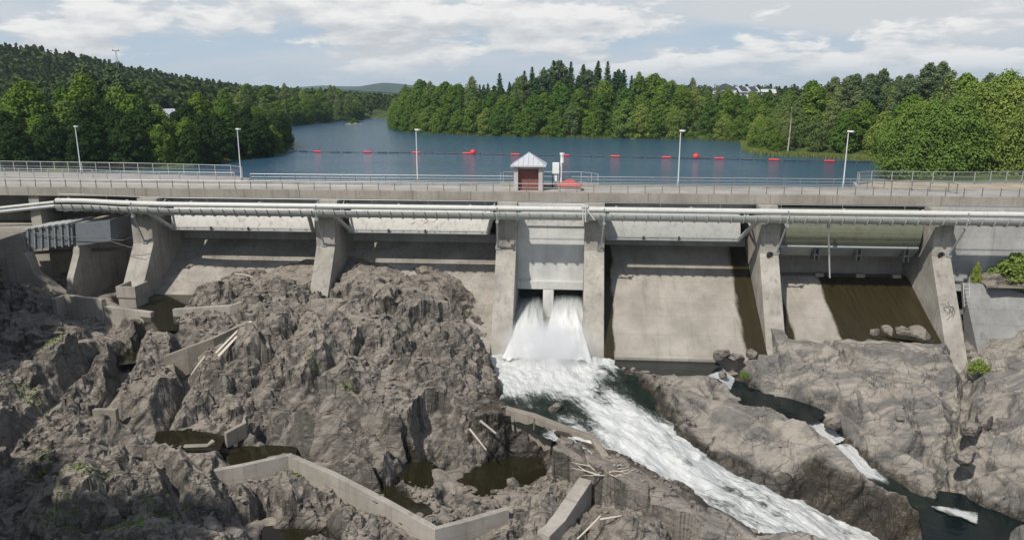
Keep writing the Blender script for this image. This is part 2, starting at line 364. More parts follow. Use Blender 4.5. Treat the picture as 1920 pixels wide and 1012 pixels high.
# road slab, fascia and kerbs
mb = MB(); mb.box((UL, 0.12, -0.55), (UR, 6.7, -0.02)); mb.build('road_slab', M['deck'], dam, loc=(0, DV, DZ))
mb = MB(); u = UL
while u < UR:
    u2 = min(u+6.15, UR); mb.box((u+0.012, 0, -0.85), (u2-0.012, 0.55, 0.12)); u = u2
mb.build('fascia', M['fascia'], dam, 0.03, loc=(0, DV, DZ))
mb = MB(); mb.box((UL, 6.3, -1.2), (UR, 6.85, 0.12)); mb.build('rear_kerb', M['conc'], dam, 0.03, loc=(0, DV, DZ))
mb = MB(); mb.box((PIER[0][0], 0.9, -1.95), (PIER[5][1], 1.35, -0.60)); mb.build('beam', M['grey'], dam, loc=(0, DV, DZ))
mb = MB(); mb.box((PIER[0][0], 6.35, -2.2), (PIER[5][1], 6.8, -1.22)); mb.build('rear_beam', M['grey'], dam, loc=(0, DV, DZ))
# piers: upright nose, then a sloping foot
foot = {0: (-8.0, -13.5), 1: (-8.0, -13.5), 2: (-9.4, -16.0), 3: (-9.4, -16.0), 4: (-9.6, -16.5), 5: (-9.6, -16.5)}
for k, (a, b) in enumerate(PIER):
    fv, fz = foot[k]
    mb = MB(); mb.prism([(8.5, -0.87), (-1.0, -0.87), (-1.0, -1.15), (-2.5, -1.15), (-2.5, -5.5), (fv, fz), (fv, -20), (8.5, -20)], a, b)
    p = mb.build('pier', M['pier'], dam, 0.06)
    if k in (4, 5):      # drain hole through the sloping face, darker ring
        c = Lp(1446 if k == 4 else 1769, 481, -2.95)
        h = MB(); n = 20; ring = [Vector((c.x+0.36*cos(2*pi*i/n), c.y, c.z+0.36*sin(2*pi*i/n))) for i in range(n)]
        h.tube([(c.x, -4.2, c.z), (c.x, -1.7, c.z)], 0.36, 20)
        cut = h.build('drain_cutter', M['dark'], None); cut.location = DW(0, 0, 0); cut.rotation_euler = (0, 0, -YAW)
        md = p.modifiers.new('hole', 'BOOLEAN'); md.operation = 'DIFFERENCE'; md.object = cut; md.solver = 'EXACT'
        p.modifiers.move(1, 0)
        dg = bpy.context.evaluated_depsgraph_get(); nm = bpy.data.meshes.new_from_object(p.evaluated_get(dg))
        p.modifiers.clear(); p.data = nm
        bpy.data.objects.remove(cut)
CREST = (4.0, -6.1); TOE = (-9.0, -14.5)
def spill(k, crest=CREST, toe=TOE, mat='spill'):
    a, b = PIER[k][1]+0.003, PIER[k+1][0]-0.003
    mb = MB(); cv, cz = crest; tv, tz = toe
    N = 14; prof = []
    for i in range(N+1):
        t = i/N; prof.append((cv+(tv-cv)*t, cz+(tz-cz)*(t*1.0+0.02*sin(pi*t))))
    mb.prism([(cv+3.5, cz), *prof, (tv-0.01, -21), (cv+3.5, -21)], a, b)
    return mb.build('spillway', M[mat], dam)
def wet_spill_mat(name, bands):
    """spillway concrete with dark leaks and strips; bands = [(u0,u1,edge)] in dam u"""
    m, T, out = newmat(name); P = geo_pos(T)
    px = T.new('ShaderNodeSeparateXYZ', Vector=T.new('ShaderNodeTexCoord').outputs['Object'])
    n1 = T.noise(P, 0.35, 5, 0.6); n2 = T.noise(P, 3.0, 6, 0.65)
    c = T.mix(T.ss(n1, 0.3, 0.7), (0.23, 0.212, 0.183), (0.335, 0.31, 0.27))
    c = T.mix(T.math('MULTIPLY', T.ss(n2, 0.45, 0.8), 0.35), c, (0.16, 0.14, 0.115))
    stn = T.noise(T.mapping(P, (1.6, 0.25, 0.16)), 1.0, 5, 0.6, 0.3); c = T.mix(T.math('MULTIPLY', T.ss(stn, 0.52, 0.74), 0.4), c, (0.13, 0.12, 0.10))
    fr = T.math('FRACT', T.math('MULTIPLY', px.outputs[2], 1/1.3)); c = T.mix(T.math('MULTIPLY', T.math('LESS_THAN', fr, 0.03), 0.3), c, (0.13, 0.115, 0.1))
    u = T.math('ADD', px.outputs[0], T.math('MULTIPLY', T.math('SUBTRACT', T.noise(T.mapping(P, (1.2, 0.5, 0.5)), 1.0, 4, 0.6), 0.5), 0.9))
    tot = None
    for a, b, e in bands:
        q = T.math('MULTIPLY', T.ss(u, a-e, a+e), T.ss(u, b+e, b-e)); tot = q if tot is None else T.math('MAXIMUM', tot, q)
    str_ = T.noise(T.mapping(P, (3.5, 0.3, 0.3)), 1.0, 5, 0.6)
    wetc = T.mix(T.ss(str_, 0.3, 0.8), (0.022, 0.018, 0.008), (0.036, 0.028, 0.012))
    c = T.mix(tot, c, wetc)
    principled(T, out, c, T.mix(tot, 0.85, 0.25, 'FLOAT'), n2, 0.4, 0.04, 0.35); return m
for k in (0, 1): spill(k)
u5 = PIER[4][0]
M['wet5'] = wet_spill_mat('spillway_leak_bay', [(u5-1.9, u5+1, 0.25), (PIER[3][0], PIER[3][1]+1.0, 0.15)])  # leak at the right, dark strip along the left pier
spill(3, mat='wet5')
ua, ub = PIER[4][1], PIER[5][0]
M['wet6'] = wet_spill_mat('spillway_wet_bay', [(ua+5.4, ub+1, 0.2), (ua-1, ua+1.1, 0.2)])
spill(4, (2.0, -8.75), (-8.0, -13.6), 'wet6')
# centre bay: smooth wall, ledge, two outlets with a divider
a, b = PIER[2][1]+0.004, PIER[3][0]-0.004
zc = Lp(1030, 541, -0.6).z
mb = MB(); mb.box((a, -0.6, zc+0.9), (b, 0.6, -1.0)); mb.build('centre_wall', M['panel'], dam)
mb = MB(); mb.box((a, -0.95, zc), (b, 0.6, zc+0.9)); mb.build('lintel', M['panel'], dam, 0.04)
da, dbb = PV(1018, 560, -1.0)[0], PV(1038, 560, -1.0)[0]
mb = MB(); mb.prism([(3.0, zc-0.003), (-0.9, zc-0.003), (-1.6, zc-2.5), (-3.2, -16), (3.0, -16)], da, dbb); mb.build('divider', M['panel'], dam, 0.05)
mb = MB(); mb.prism([(3.0, -12.2), (-2.0, -12.9), (-9.0, -15.8), (-9, -20), (3, -20)], a, b); mb.build('outlet_floor', M['spill'], dam)
mb = MB(); mb.box((a, 3.0, -16), (b, 3.5, -1.97)); mb.build('outlet_back', M['dark'], dam)
mb = MB(); mb.box((Lp(988, 415, -0.75).x, -0.80, Lp(988, 423, -0.75).z), (b-0.05, -0.603, -2.3)); mb.build('lit_strip', M['gatew'], dam, 0.02)  # raised slab standing for the sunlit strip across the wall
# sills: steps under the gates
for k in (0, 1, 3):
    a, b = PIER[k][1]+0.006, PIER[k+1][0]-0.006
    mb = MB(); mb.box((a, 4.0, -6.098), (b, 5.0, -5.15)); mb.build('sill', M['grey'], dam)
a, b = PIER[4][1]+0.006, PIER[5][0]-0.006
mb = MB(); mb.box((a, 3.6, -8.748), (b, 4.6, -5.6)); mb.build('sill', M['conc'], dam)
for x in (1535, 1612, 1680):
    q = Lp(x, 514, 1.9); mb = MB(); mb.slab([(q.x-.45, 1.55), (q.x+.45, 1.55), (q.x+.3, 2.3), (q.x-.3, 2.3)], -8.75, -8.35); mb.build('baffle_block', M['oldwall'], dam, 0.05)
# abutments
mb = MB(); mb.box((PIER[5][1]+0.004, -0.25, -9.5), (UR, 0.9, -0.9)); mb.build('abutment', M['grey'], dam)
mb = MB(); mb.box((UL, 4.2, -16), (PIER[0][0]-0.004, 5.0, -0.6)); mb.build('abutment', M['conc'], dam)
for x in (0.0,):   # short return walls under the left end of the road
    c1 = Lp(75, 400, 1.0).x; mb = MB(); mb.box((c1-0.6, 0.3, -12), (c1+0.6, 4.19, -0.87)); mb.build('abutment_rib', M['pier'], dam)

# ---- gates
def flap_gate(k, name_mat, label):
    a, b = PIER[k][1]+0.9, PIER[k+1][0]-0.9 if k != 3 else PIER[k+1][0]-1.5
    if k == 3: a = PIER[k][1]+0.05
    c = (a+b)/2; g = thing_dam('spillway_gate', label, 'gate', c, 0.6, PV(960, 441 if k < 3 else 447, -0.4)[1]+0.08, 'flap gates under the pipe')
    w = (b-a)/2; N = 10; prof = []
    for i in range(N+1):
        t = i/N; prof.append((-1.0+1.9*t-0.35*sin(pi*t), -0.1+3.7*t))
    prof += [(x+0.35, z+0.02) for x, z in prof[::-1]]
    mb = MB(); mb.prism(prof, -w, w); mb.build('gate_leaf', M[name_mat], g)
    mb = MB(); mb.box((-w, -1.12, -0.02), (w, -1.02, 0.06)); mb.box((-w, -1.09, 0.33), (w, -1.03, 0.37))
    for i in range(9):
        x = -w+2*w*(i+0.5)/9; mb.box((x-0.03, -1.10, 0.06), (x+0.03, -1.04, 0.33))
    mb.build('foot_rail', M['galv'], g)
    for i in (-0.42, 0.1): 
        mb = MB(); mb.box((i*w-0.1, -1.2, 0.06), (i*w+0.1, -1.11, 0.42)); mb.build('bracket', M['dark'], g)
    for s in (-1, 1):
        mb = MB(); x = s*w
        p0 = Vector((x-s*0.2, -0.9, 0.1)); p1 = Vector((x+s*0.75, -4.6, 2.7))
        for dx in (0,): mb.tube([p0, p1], 0.22, 6)
        mb.tube([p0*0.35+p1*0.65, Vector((x+s*0.5, -0.5, 3.2))], 0.09, 6); mb.tube([p0*0.35+p1*0.65, Vector((x+s*0.2, 0.4, 3.2))], 0.09, 6)
        mb.build('gate_arm', M['galv'], g)
def scribble(seed, x0, x1, z0, z1, n, f, r):
    rr = random.Random(seed); mb = MB()
    for i in range(n):
        x = rr.uniform(x0, x1); z = rr.uniform(z0, z1); pts = []
        for j in range(6): pts.append(f(x, z)); x += rr.uniform(-.35, .5); z += rr.uniform(-.4, .4)
        mb.tube(pts, r, 4)
    return mb
flap_gate(0, 'gatew', 'pale flap gate in the leftmost spillway bay, shadow on its left end')
flap_gate(1, 'gatew', 'pale flap gate with faded red scribble, second bay from the left')
flap_gate(3, 'gateg', 'dull grey flap gate over the wide bare spillway right of the outlets')
a, b = PIER[4][1]+0.15, PIER[5][0]-0.5
g2 = [o for o in C.objects if o.name.startswith('spillway_gate') and 'scribble' in o['label']][0]
scribble(4, -1.5, 2.6, 1.2, 1.9, 7, lambda x, z: Vector((x, -1.0+1.9*((z+.1)/3.7)-0.35*sin(pi*(z+.1)/3.7)-0.02, z)), 0.018).build('scribble', M['fadedred'], g2)
scribble(9, PIER[5][0]+0.5, PIER[5][1]-0.7, -10.4, -9.0, 7, lambda x, z: Vector((min(x, PIER[5][1]-.2), -2.5-7.1*((-5.5-z)/11.0)-0.015, z)), 0.022).build('graffiti', M['dark'], dam)
g = thing_dam('drum_gate', 'rounded green steel drum gate in the rightmost bay', 'gate', (a+b)/2, 1.3, -3.45)
w_ = (b-a)/2; mb = MB(); prof = [(2.4*cos(t), 2.4*sin(t)) for t in [2*pi*i/40 for i in range(40)]]
mb.prism(prof, -w_, w_); mb.build('drum', M['green'], g, smooth=False)
mb = MB(); mb.prism([(-1.95, -1.5), (-2.1, -1.7), (-0.9, -2.75), (-0.6, -2.35)], -w_, w_); mb.build('drum_lip', M['galv'], g)
for x in (-0.97, -0.42, 0.17, 0.83):
    mb = MB(); mb.box((x*w_-0.28, -2.3, -3.0), (x*w_-0.16, -1.2, -1.72)); mb.box((x*w_+0.16, -2.3, -3.0), (x*w_+0.28, -1.2, -1.72)); mb.box((x*w_-0.15, -2.25, -2.5), (x*w_+0.15, -1.5, -2.3))
    mb.build('hinge', M['galvd'], g)
q0 = Lp(1553, 425, -3.0); q1 = Lp(1556, 520, -0.4)
rod = thing_dam('gauge_rod', 'slim white vertical rod hanging before the green drum gate', 'rod', q1.x, q1.y, q1.z)
mb = MB(); mb.tube([Vector((0, 0, 0)), q0-q1], 0.085, 8); mb.build('rod', M['white'], rod)
mb = MB(); mb.tube([(q0-q1)+Vector((0, 0, -0.1)), (q0-q1)+Vector((0, -0.15, 1.3))], 0.17, 8); mb.build('sleeve', M['trough'], rod)

# ---- the big pipe along the pier noses
PV0 = -4.1; zt = Lp(960, 391, PV0).z; rt = 0.27; rb = 0.66
pu0 = Lp(112, 388, -2.0).x
def pipe_v(u): return PV0 + (1.7*min(1, max(0, (-34.0-u)/11.0))**2)
us = [pu0+i*(UR-8-pu0)/80 for i in range(81)]
pipe = thing_dam('pipe_bridge', 'long pale green ribbed pipe running across all the piers', 'pipeline', 0, PV0, zt-1.2)
zo = 1.2
def path(dz=0, dv=0): return [Vector((u, pipe_v(u)-PV0+dv, zo+dz)) for u in us]
mb = MB(); mb.tube(path(), rt, 12); mb.build('top_pipe', M['pipe'], pipe, smooth=True)
mb = MB()      # lower trough: a half round tray, drawn as a swept arc
rows = []
for u in us:
    v = pipe_v(u)-PV0; row = []
    for j in range(13):
        t = radians(188+j*(150/12.0)); row.append(len(mb.v)); mb.v.append((u, v+0.30+rb*1.12*cos(t), zo-0.30+0.85*sin(t)*1.0))
    for j in range(12, -1, -1):
        t = radians(188+j*(150/12.0)); row.append(len(mb.v)); mb.v.append((u, v+0.30+(rb*1.12-0.05)*cos(t), zo-0.26+0.80*sin(t)))
    rows.append(row)
for i in range(len(rows)-1):
    m_ = len(rows[i])
    for j in range(m_):
        j2 = (j+1) % m_; mb.f.append([rows[i][j], rows[i][j2], rows[i+1][j2], rows[i+1][j]])
mb.f.append(rows[0][::-1]); mb.f.append(rows[-1]); mb.build('trough', M['trough'], pipe, smooth=False)
rib = None; u = pu0+0.8; k = 0
while u < UR-9 and k < 100:
    if rib is None:
        r_ = MB(); P0 = []; P1 = []
        for j in range(12):
            t = radians(184+j*(150/11.0))
            P0.append((0.28+rb*1.20*cos(t)*1.10, -0.30+0.95*sin(t))); P1.append((0.28+rb*1.0*cos(t), -0.30+0.83*sin(t)))
        for j in range(11):
            r_.hexa([(-.03, *P0[j]), (.03, *P0[j]), (.03, *P1[j]), (-.03, *P1[j]), (-.03, *P0[j+1]), (.03, *P0[j+1]), (.03, *P1[j+1]), (-.03, *P1[j+1])])
        rib = r_.build('rib', M['trough'], pipe); rb_o = rib
    else: rb_o = link_copy(rib, pipe)
    rb_o.location = (u, pipe_v(u)-PV0, zo); u += 1.16; k += 1
mb = MB(); mb.tube(path(0.62, 0.5), 0.03, 5); 
for i in range(0, 81, 4): mb.tube([path(0.1, 0.4)[i], path(0.62, 0.5)[i]], 0.02, 4)
mb.build('hand_cable', M['galv'], pipe)
mb = MB()
for i in range(1, 81, 5): p_ = path(rt+0.02)[i]; mb.box((p_.x-.1, p_.y-.1, p_.z-.06), (p_.x+.1, p_.y+.1, p_.z+.06))
mb.build('inspection_lug', M['pipe'], pipe)
# supports: clamp and strut to each pier
for k, (a, b) in enumerate(PIER):
    u = [b-0.8, (a+b)/2+0.0, a+0.35, b-0.2, b-0.05, b-0.05][k]; v = pipe_v(u)-PV0
    mb = MB(); mb.tube([(u, v-0.72, zo+0.2), (u, v-0.80, zo-0.5), (u, v-0.55, zo-1.3)], 0.09, 8)
    mb.tube([(u, v-0.35, zo-1.25), (u, v-0.75, zo-1.25)], 0.16, 8)
    mb.tube([(u, v-0.55, zo-1.3), (u-0.15, -2.55-PV0, -5.3-(zt-1.2))], 0.09, 8); mb.box((u-0.4, -2.62-PV0, -5.5-(zt-1.2)), (u+0.1, -2.48-PV0, -5.1-(zt-1.2)))
    mb.build('support_strut', M['galv'], pipe)
    mb = MB(); mb.box((a+0.15, -2.45-PV0, zo-1.02), (b-0.15, 0.9, zo-0.86)); mb.build('support_arm', M['trough'], pipe)
j0 = PIER[3][0]-0.1; mb = MB()
for dx in (-0.12, 0.12): mb.tube([(j0+dx, -0.85, zo+0.35), (j0+dx, -0.85, zo-1.1)], 0.06, 6)
mb.box((j0-0.3, -0.35, zo+0.22), (j0+0.35, 0.3, zo+0.42)); mb.tube([(j0+0.2, -0.7, zo+0.1), (j0+1.0, -0.75, zo-0.9)], 0.06, 6)
mb.build('expansion_joint', M['pipe'], pipe)
# upper left pipeline
pa, pb = Lp(-40, 394, -0.6), Lp(102, 379, 0.2)
pl = thing_dam('pipeline', 'dark grey double pipe passing under the left end of the road', 'pipeline', pb.x, pb.y, pb.z)
mb = MB(); mb.tube([pa-pb, Vector((0, 0, 0))], 0.16, 8); mb.build('upper_pipe', M['pipe'], pl)
mb = MB(); mb.tube([pa-pb+Vector((0, 0, -.42)), Vector((0, 0, -.42))], 0.22, 8); mb.build('lower_pipe', M['galv'], pl)

# ---- intake works left of the first pier
it = thing_dam('intake', 'shaded concrete intake walls and slender pier left of the dam', 'intake', Lp(140, 500, -3).x, -3, -12)
def loc(p, o=None): o = o or Vector((Lp(140, 500, -3).x, -3, -12)); return Vector(p)-o
def quadwall(mb, pts, th):     # pts in dam frame (front face), thickness goes back in v
    n = len(pts); A = [loc(p) for p in pts]; B = [p+Vector((0, th, 0)) for p in A]; k = len(mb.v)
    mb.v += [tuple(p) for p in A]+[tuple(p) for p in B]; mb.f.append([k+i for i in range(n)]); mb.f.append([k+n+i for i in range(n)][::-1])
    for i in range(n): j = (i+1) % n; mb.f.append([k+j, k+i, k+n+i, k+n+j])
a0 = Lp(135, 450, -4).x
mb = MB(); o_ = Vector((Lp(140, 500, -3).x, -3, -12)); T0 = Lp(140, 420, -4).z-o_.z
mb.prism([(8, T0), (-0.4, T0), (-1.2, T0-3.2), (-2.6, T0-5.4), (-3.4, T0-8.5), (-3.4, -4), (8, -4)], a0-o_.x, a0-o_.x+0.75); mb.build('slender_pier', M['pier'], it, 0.05)
mb = MB(); quadwall(mb, [Lp(-60, 468, -4.5), Lp(40, 436, -4.5), Lp(52, 478, -4.5), Lp(-60, 540, -4.5)], 1.0); mb.build('wing_wall', M['conc'], it)
mb = MB(); quadwall(mb, [Lp(-80, 505, -5.2), Lp(48, 474, -5.2), Lp(62, 512, -5.2), Lp(122, 558, -5.2), Lp(100, 640, -5.2), Lp(-80, 640, -5.2)], 1.2); mb.build('training_wall', M['conc'], it)
mb = MB(); mb.box(loc((UL, -1.0, -16)), loc((Lp(48, 430, -4).x, 4.1, Lp(40, 438, -4).z))); mb.build('intake_block', M['conc'], it)
fl = thing_dam('flume', 'blue-grey ribbed steel flume with slats on top, by the left intake', 'flume', Lp(90, 460, -4).x, -4, Lp(90, 465, -4).z)
fo = Vector((Lp(90, 460, -4).x, -4, Lp(90, 465, -4).z))
def lf(p): return Vector(p)-fo
A, B, Cc, D = Lp(48, 432, -4.2), Lp(135, 420, -4.2), Lp(137, 458, -4.2), Lp(48, 470, -4.2)
mb = MB(); mb.hexa([lf(D), lf(Cc), lf(Cc+Vector((0, 3.5, 0))), lf(D+Vector((0, 3.5, 0))), lf(A), lf(B), lf(B+Vector((0, 3.5, 0))), lf(A+Vector((0, 3.5, 0)))]); mb.build('flume_box', M['bluegrey'], fl)
for i in range(7):
    t = (i+0.5)/7; p = A.lerp(B, t); q = D.lerp(Cc, t); mb = MB()
    mb.hexa([lf(q+Vector((-.05, -.16, -.15))), lf(q+Vector((.05, -.16, -.15))), lf(q+Vector((.05, -.005, -.15))), lf(q+Vector((-.05, -.005, -.15))), lf(p+Vector((-.05, -.16, .1))), lf(p+Vector((.05, -.16, .1))), lf(p+Vector((.05, -.005, .1))), lf(p+Vector((-.05, -.005, .1)))]); mb.build('upright', M['galv'], fl)
    mb = MB(); mb.box(lf(p+Vector((-.25, -.3, .11))), lf(p+Vector((.15, 3.8, .22)))); mb.build('top_slat', M['trough'], fl)
A, B, Cc, D = Lp(141, 419, -4.2), Lp(206, 412, -4.2), Lp(208, 452, -4.2), Lp(143, 461, -4.2)
mb = MB()
mb.hexa([lf(D), lf(Cc), lf(Cc+Vector((0, .15, 0))), lf(D+Vector((0, .15, 0))), lf(A), lf(B), lf(B+Vector((0, .15, 0))), lf(A+Vector((0, .15, 0)))])
mb.hexa([lf(D+Vector((0, .2, .2))), lf(Cc+Vector((0, .2, .2))), lf(Cc+Vector((0, 2.6, .2))), lf(D+Vector((0, 2.6, .2))), lf(D+Vector((0, .2, .4))), lf(Cc+Vector((0, .2, .4))), lf(Cc+Vector((0, 2.6, .4))), lf(D+Vector((0, 2.6, .4)))])
mb.hexa([lf(Cc+Vector((-.15, .2, 0))), lf(Cc+Vector((-.001, .2, 0))), lf(Cc+Vector((-.001, 3.6, 0))), lf(Cc+Vector((-.15, 3.6, 0))), lf(B+Vector((-.15, .2, 0))), lf(B+Vector((-.001, .2, 0))), lf(B+Vector((-.001, 3.6, 0))), lf(B+Vector((-.15, 3.6, 0)))])
mb.build('side_panel', M['bluegrey'], fl)
bb = thing_dam('cross_beam', 'dark horizontal beam across the intake below the flume', 'beam', Lp(50, 475, -2).x, -2, Lp(50, 477, -2).z)
bo = Vector((Lp(50, 475, -2).x, -2, Lp(50, 477, -2).z)); mb = MB(); mb.tube([Lp(50, 474, -2)-bo, Lp(246, 466, -2)-bo], 0.19, 8); mb.build('beam', M['galvd'], bb)
cb = thing_dam('cable', 'black cable sagging from the flume to the first pier', 'cable', Lp(55, 435, -4.5).x, -4.5, Lp(55, 435, -4.5).z); co = Lp(55, 435, -4.5)
mb = MB(); mb.tube([Lp(x, y, -4.6)-co for x, y in ((55, 435), (90, 440), (130, 444), (170, 446), (200, 445), (215, 450), (232, 450), (250, 444))], 0.035, 5)
mb.tube([Lp(x, y, -4.6)-co for x, y in ((200, 449), (225, 458), (250, 465))], 0.035, 5); mb.build('cable_run', M['dark'], cb)
bx = PV(219, 558, -8.6); tr = thing_dam('concrete_trough', 'open concrete box at the foot of the leftmost pier', 'box', bx[0], -8.6, bx[1])
mb = MB(); mb.box((0, 0, 0), (2.0, 0.2, 1.15)); mb.box((0, 0.2, 0), (0.2, 2.4, 1.15)); mb.box((1.8, 0.2, 0), (2.0, 2.4, 1.15)); mb.box((0.2, 0.2, 0), (1.8, 2.4, 0.25)); mb.build('box_walls', M['conc'], tr)
mb = MB(); mb.box((0.1, 0.1, -4), (1.9, 2.3, -0.003)); mb.build('box_foot', M['conc'], tr)

# ---- railings
def railing(name, label, v, z, u0, u1, step, h, mat, rails, group=None):
    u0, u1 = u0*1.0, u1*1.0; t = thing_dam(name, label, 'railing', (u0+u1)/2, v+DV, z+DZ, group); L = (u1-u0)/2
    mb = MB(); mb.tube([(-L, 0, h), (L, 0, h)], 0.032, 6); mb.build('top_rail', M[mat], t)
    for zz in rails: mb = MB(); mb.tube([(-L, 0, zz), (L, 0, zz)], 0.022, 5); mb.build('mid_rail', M[mat], t)
    n = min(100, int(2*L/step)+1); pm = MB(); pm.box((-.035, -.035, 0), (.035, .035, h)); pm.box((-.09, -.06, 0.002), (.09, .06, .03)); p0 = pm.build('post', M['galvd'], t)
    for i in range(n):
        p = p0 if i == 0 else link_copy(p0, t); p.location = (-L+2*L*i/(n-1), 0, 0)
    return t
railing('railing', 'low steel railing along the downstream edge of the dam road', 0.25, 0.12, UL, UR, 1.75, 0.85, 'galv', [0.42])
railing('railing', 'steel railing along the lake side of the dam road', 6.55, 0.12, -31.0, 40.0, 1.75, 0.95, 'galv', [0.3, 0.62])
def mesh_fence(name, label, pts, h, post, mat='galv', bars=0.0, z=None):
    """fence along world points, with posts, rails and thin infill bars"""
    P = [Vector(p) for p in pts]; t = empty(name, P[0], 0, label, 'fence'); o = P[0]
    mb = MB(); mb.tube([p-o+Vector((0, 0, h)) for p in P], 0.035, 6); mb.build('top_rail', M[mat], t)
    mb = MB(); mb.tube([p-o+Vector((0, 0, 0.12)) for p in P], 0.025, 5); mb.tube([p-o+Vector((0, 0, h*0.55)) for p in P], 0.018, 4); mb.build('lower_rail', M[mat], t)
    pm = MB(); pm.box((-.04, -.04, 0), (.04, .04, h)); p0 = None; inf = MB(); cnt = 0
    for i in range(len(P)-1):
        a, b = P[i], P[i+1]; L = (b-a).length; n = max(1, int(L/post))
        for j in range(n):
            if cnt >= 98: break
            q = a.lerp(b, j/n)-o
            if p0 is None: p0 = pm.build('post', M[mat], t); pp = p0
            else: pp = link_copy(p0, t)
            pp.location = q; cnt += 1
        if bars:
            m_ = int(L/bars)
            for j in range(m_): q = a.lerp(b, (j+0.5)/m_)-o; inf.tube([q+Vector((0, 0, .12)), q+Vector((0, 0, h))], 0.009, 3, False)
    pp = link_copy(p0, t); pp.location = P[-1]-o
    if bars: inf.build('infill_bars', M[mat], t)
    return t
mesh_fence('fence', 'tall mesh fence round the walkway at the left lake edge', [DW(*deck((u, v, 0.02))) for u, v in ((-72, 17), (-50, 15.6), (-36.5, 13.4), (-34.2, 11.5), (-33.2, 8.9), (-32.2, 7.1))], 1.35, 2.0, bars=0.16)
mesh_fence('fence', 'inner mesh fence on the left walkway nearer the road', [DW(*deck((u, v, 0.02))) for u, v in ((-72, 10.5), (-52, 9.2), (-47.5, 7.8), (-40, 7.3), (-33.2, 7.2))], 1.1, 1.9, bars=0.16)
mb = MB(); mb.slab([(-72, 6.86), (-32, 6.86), (-33.2, 11.6), (-36, 13.8), (-50, 16), (-72, 17.4)], -6, -0.03); wk = deck_thing('walkway_platform', 'concrete walkway platform widening into the lake on the left', 'platform'); mb.build('platform_slab', M['deck'], wk)
ypts = [(u*1.0, v) for u, v in [(38.6, 6.86), (37.9, 8.2), (38.6, 11.0), (40.6, 12.2), (52.0, 12.0), (62, 14.5), (100, 30), (100, 6.86)]]
mb = MB(); mb.slab(ypts, -6, -0.03); yd = deck_thing('yard_terrace', 'gravel terrace with a low wall at the right end of the dam', 'terrace'); mb.build('terrace_body', M['yard'], yd)
mb = MB()
for i in range(5): 
    a = Vector((*ypts[i], 0)); b = Vector((*ypts[i+1], 0)); d = (b-a).normalized(); n_ = Vector((-d.y, d.x, 0))*0.3
    mb.hexa([(*(a-n_*.02).xy, -4), (*(b-n_*.02).xy, -4), (*(b+n_).xy, -4), (*(a+n_).xy, -4), (*(a-n_*.02).xy, .25), (*(b-n_*.02).xy, .25), (*(b+n_).xy, .25), (*(a+n_).xy, .25)])
mb.build('terrace_wall', M['grey'], yd)
mesh_fence('fence', 'wire mesh fence along the lake edge of the gravel terrace', [DW(*deck((u, v, 0.25))) for u, v in ((38.0, 8.4), (38.7, 10.9), (40.7, 12.1), (52.0, 11.9), (62, 14.4), (75, 20))], 1.15, 2.0, bars=0.14)
mesh_fence('fence', 'short handrail at the road corner of the gravel terrace', [DW(*deck((u, v, 0.0))) for u, v in ((39.0, 7.2), (42.5, 5.6), (45.8, 4.6), (46.0, 3.2))], 1.0, 1.6, 'galvd')
# ---- hut, cabinet and cover at the middle
c = PV(959, 357, 1.6); hu0 = Lp(959, 357, -.8).x; hu1 = Lp(1015, 357, -.8).x; hw = (hu1-hu0)
hut = thing_dam('hut', 'small concrete hut with red door and tin hip roof', 'hut', (hu0+hu1)/2, 3.6+DV, DZ-0.02)
h = hw/2; hh = 2.55; dw = 1.1
mb = MB(); mb.box((-h, -1.3, 0), (-dw, 1.4, hh)); mb.box((dw, -1.3, 0), (h, 1.4, hh)); mb.box((-dw, -0.9, 2.28), (dw, 1.4, hh)); mb.box((-dw+.002, 1.2, 0), (dw-.002, 1.39, 2.27)); mb.build('wall', M['hutwall'], hut, 0.02)
mb = MB(); mb.box((-dw+.005, -0.72, 0.05), (-0.01, -0.62, 2.27)); mb.box((0.01, -0.72, 0.05), (dw-.005, -0.62, 2.27)); dr = mb.build('door', M['red'], hut)
mb = MB(); mb.box((0.08, -0.78, 1.0), (0.12, -0.725, 1.2)); mb.build('handle', M['galv'], dr)
mb = MB(); e = h+0.35; ex = [(-e, -1.7, hh+.003), (e, -1.7, hh+.003), (e, 1.8, hh+.003), (-e, 1.8, hh+.003)]; ap = (0, 0.05, hh+1.45)
ex2 = [(x, y, z+0.14) for x, y, z in ex]
mb.poly(ex[::-1])
for i in range(4): j = (i+1) % 4; mb.poly([ex[i], ex[j], ex2[j], ex2[i]]); mb.poly([ex2[i], ex2[j], ap])
mb.build('roof', M['tin'], hut)
mb = MB()
for i in range(-3, 4):
    x = i*e/3.6; 
    t = 1-abs(x)/e; top = Vector((x, -1.7+1.75*t, hh+.15+1.31*t)); bot = Vector((x, -1.7, hh+.15)); mb.tube([bot, top], 0.022, 4)
for sx in (-1, 1): mb.tube([(sx*e, -1.7, hh+.15), ap], 0.035, 5)
mb.build('roof_seams', M['galv'], hut)
cab = deck_thing('cabinet', 'white control cabinet on a post with a thick vent pipe', 'cabinet', (1046, 350), 0, 5.2, -0.02)
mb = MB(); mb.box((-0.62, -0.25, 1.55), (0.12, 0.3, 2.75)); mb.build('cabinet_box', M['white'], cab, 0.04)
mb = MB(); mb.box((-0.38, -0.1, 0), (-0.12, 0.12, 1.55)); mb.build('post', M['white'], cab)
mb = MB(); mb.tube([(0.35, 0.1, 0), (0.35, 0.1, 2.6), (0.42, 0.1, 2.75), (0.42, 0.1, 3.6)], [0.12, 0.12, 0.2, 0.2], 10); mb.tube([(0.42, 0.1, 3.6), (0.42, 0.1, 3.8)], 0.26, 10); mb.build('vent_pipe', M['white'], cab)
cv_ = deck_thing('hatch_cover', 'low red hipped cover over a concrete hatch', 'cover', (1068, 355), 0, 3.6, -0.02)
mb = MB(); mb.box((-1.1, -1.0, 0), (1.2, 1.0, 0.45)); mb.build('hatch_base', M['hutwall'], cv_, 0.02)
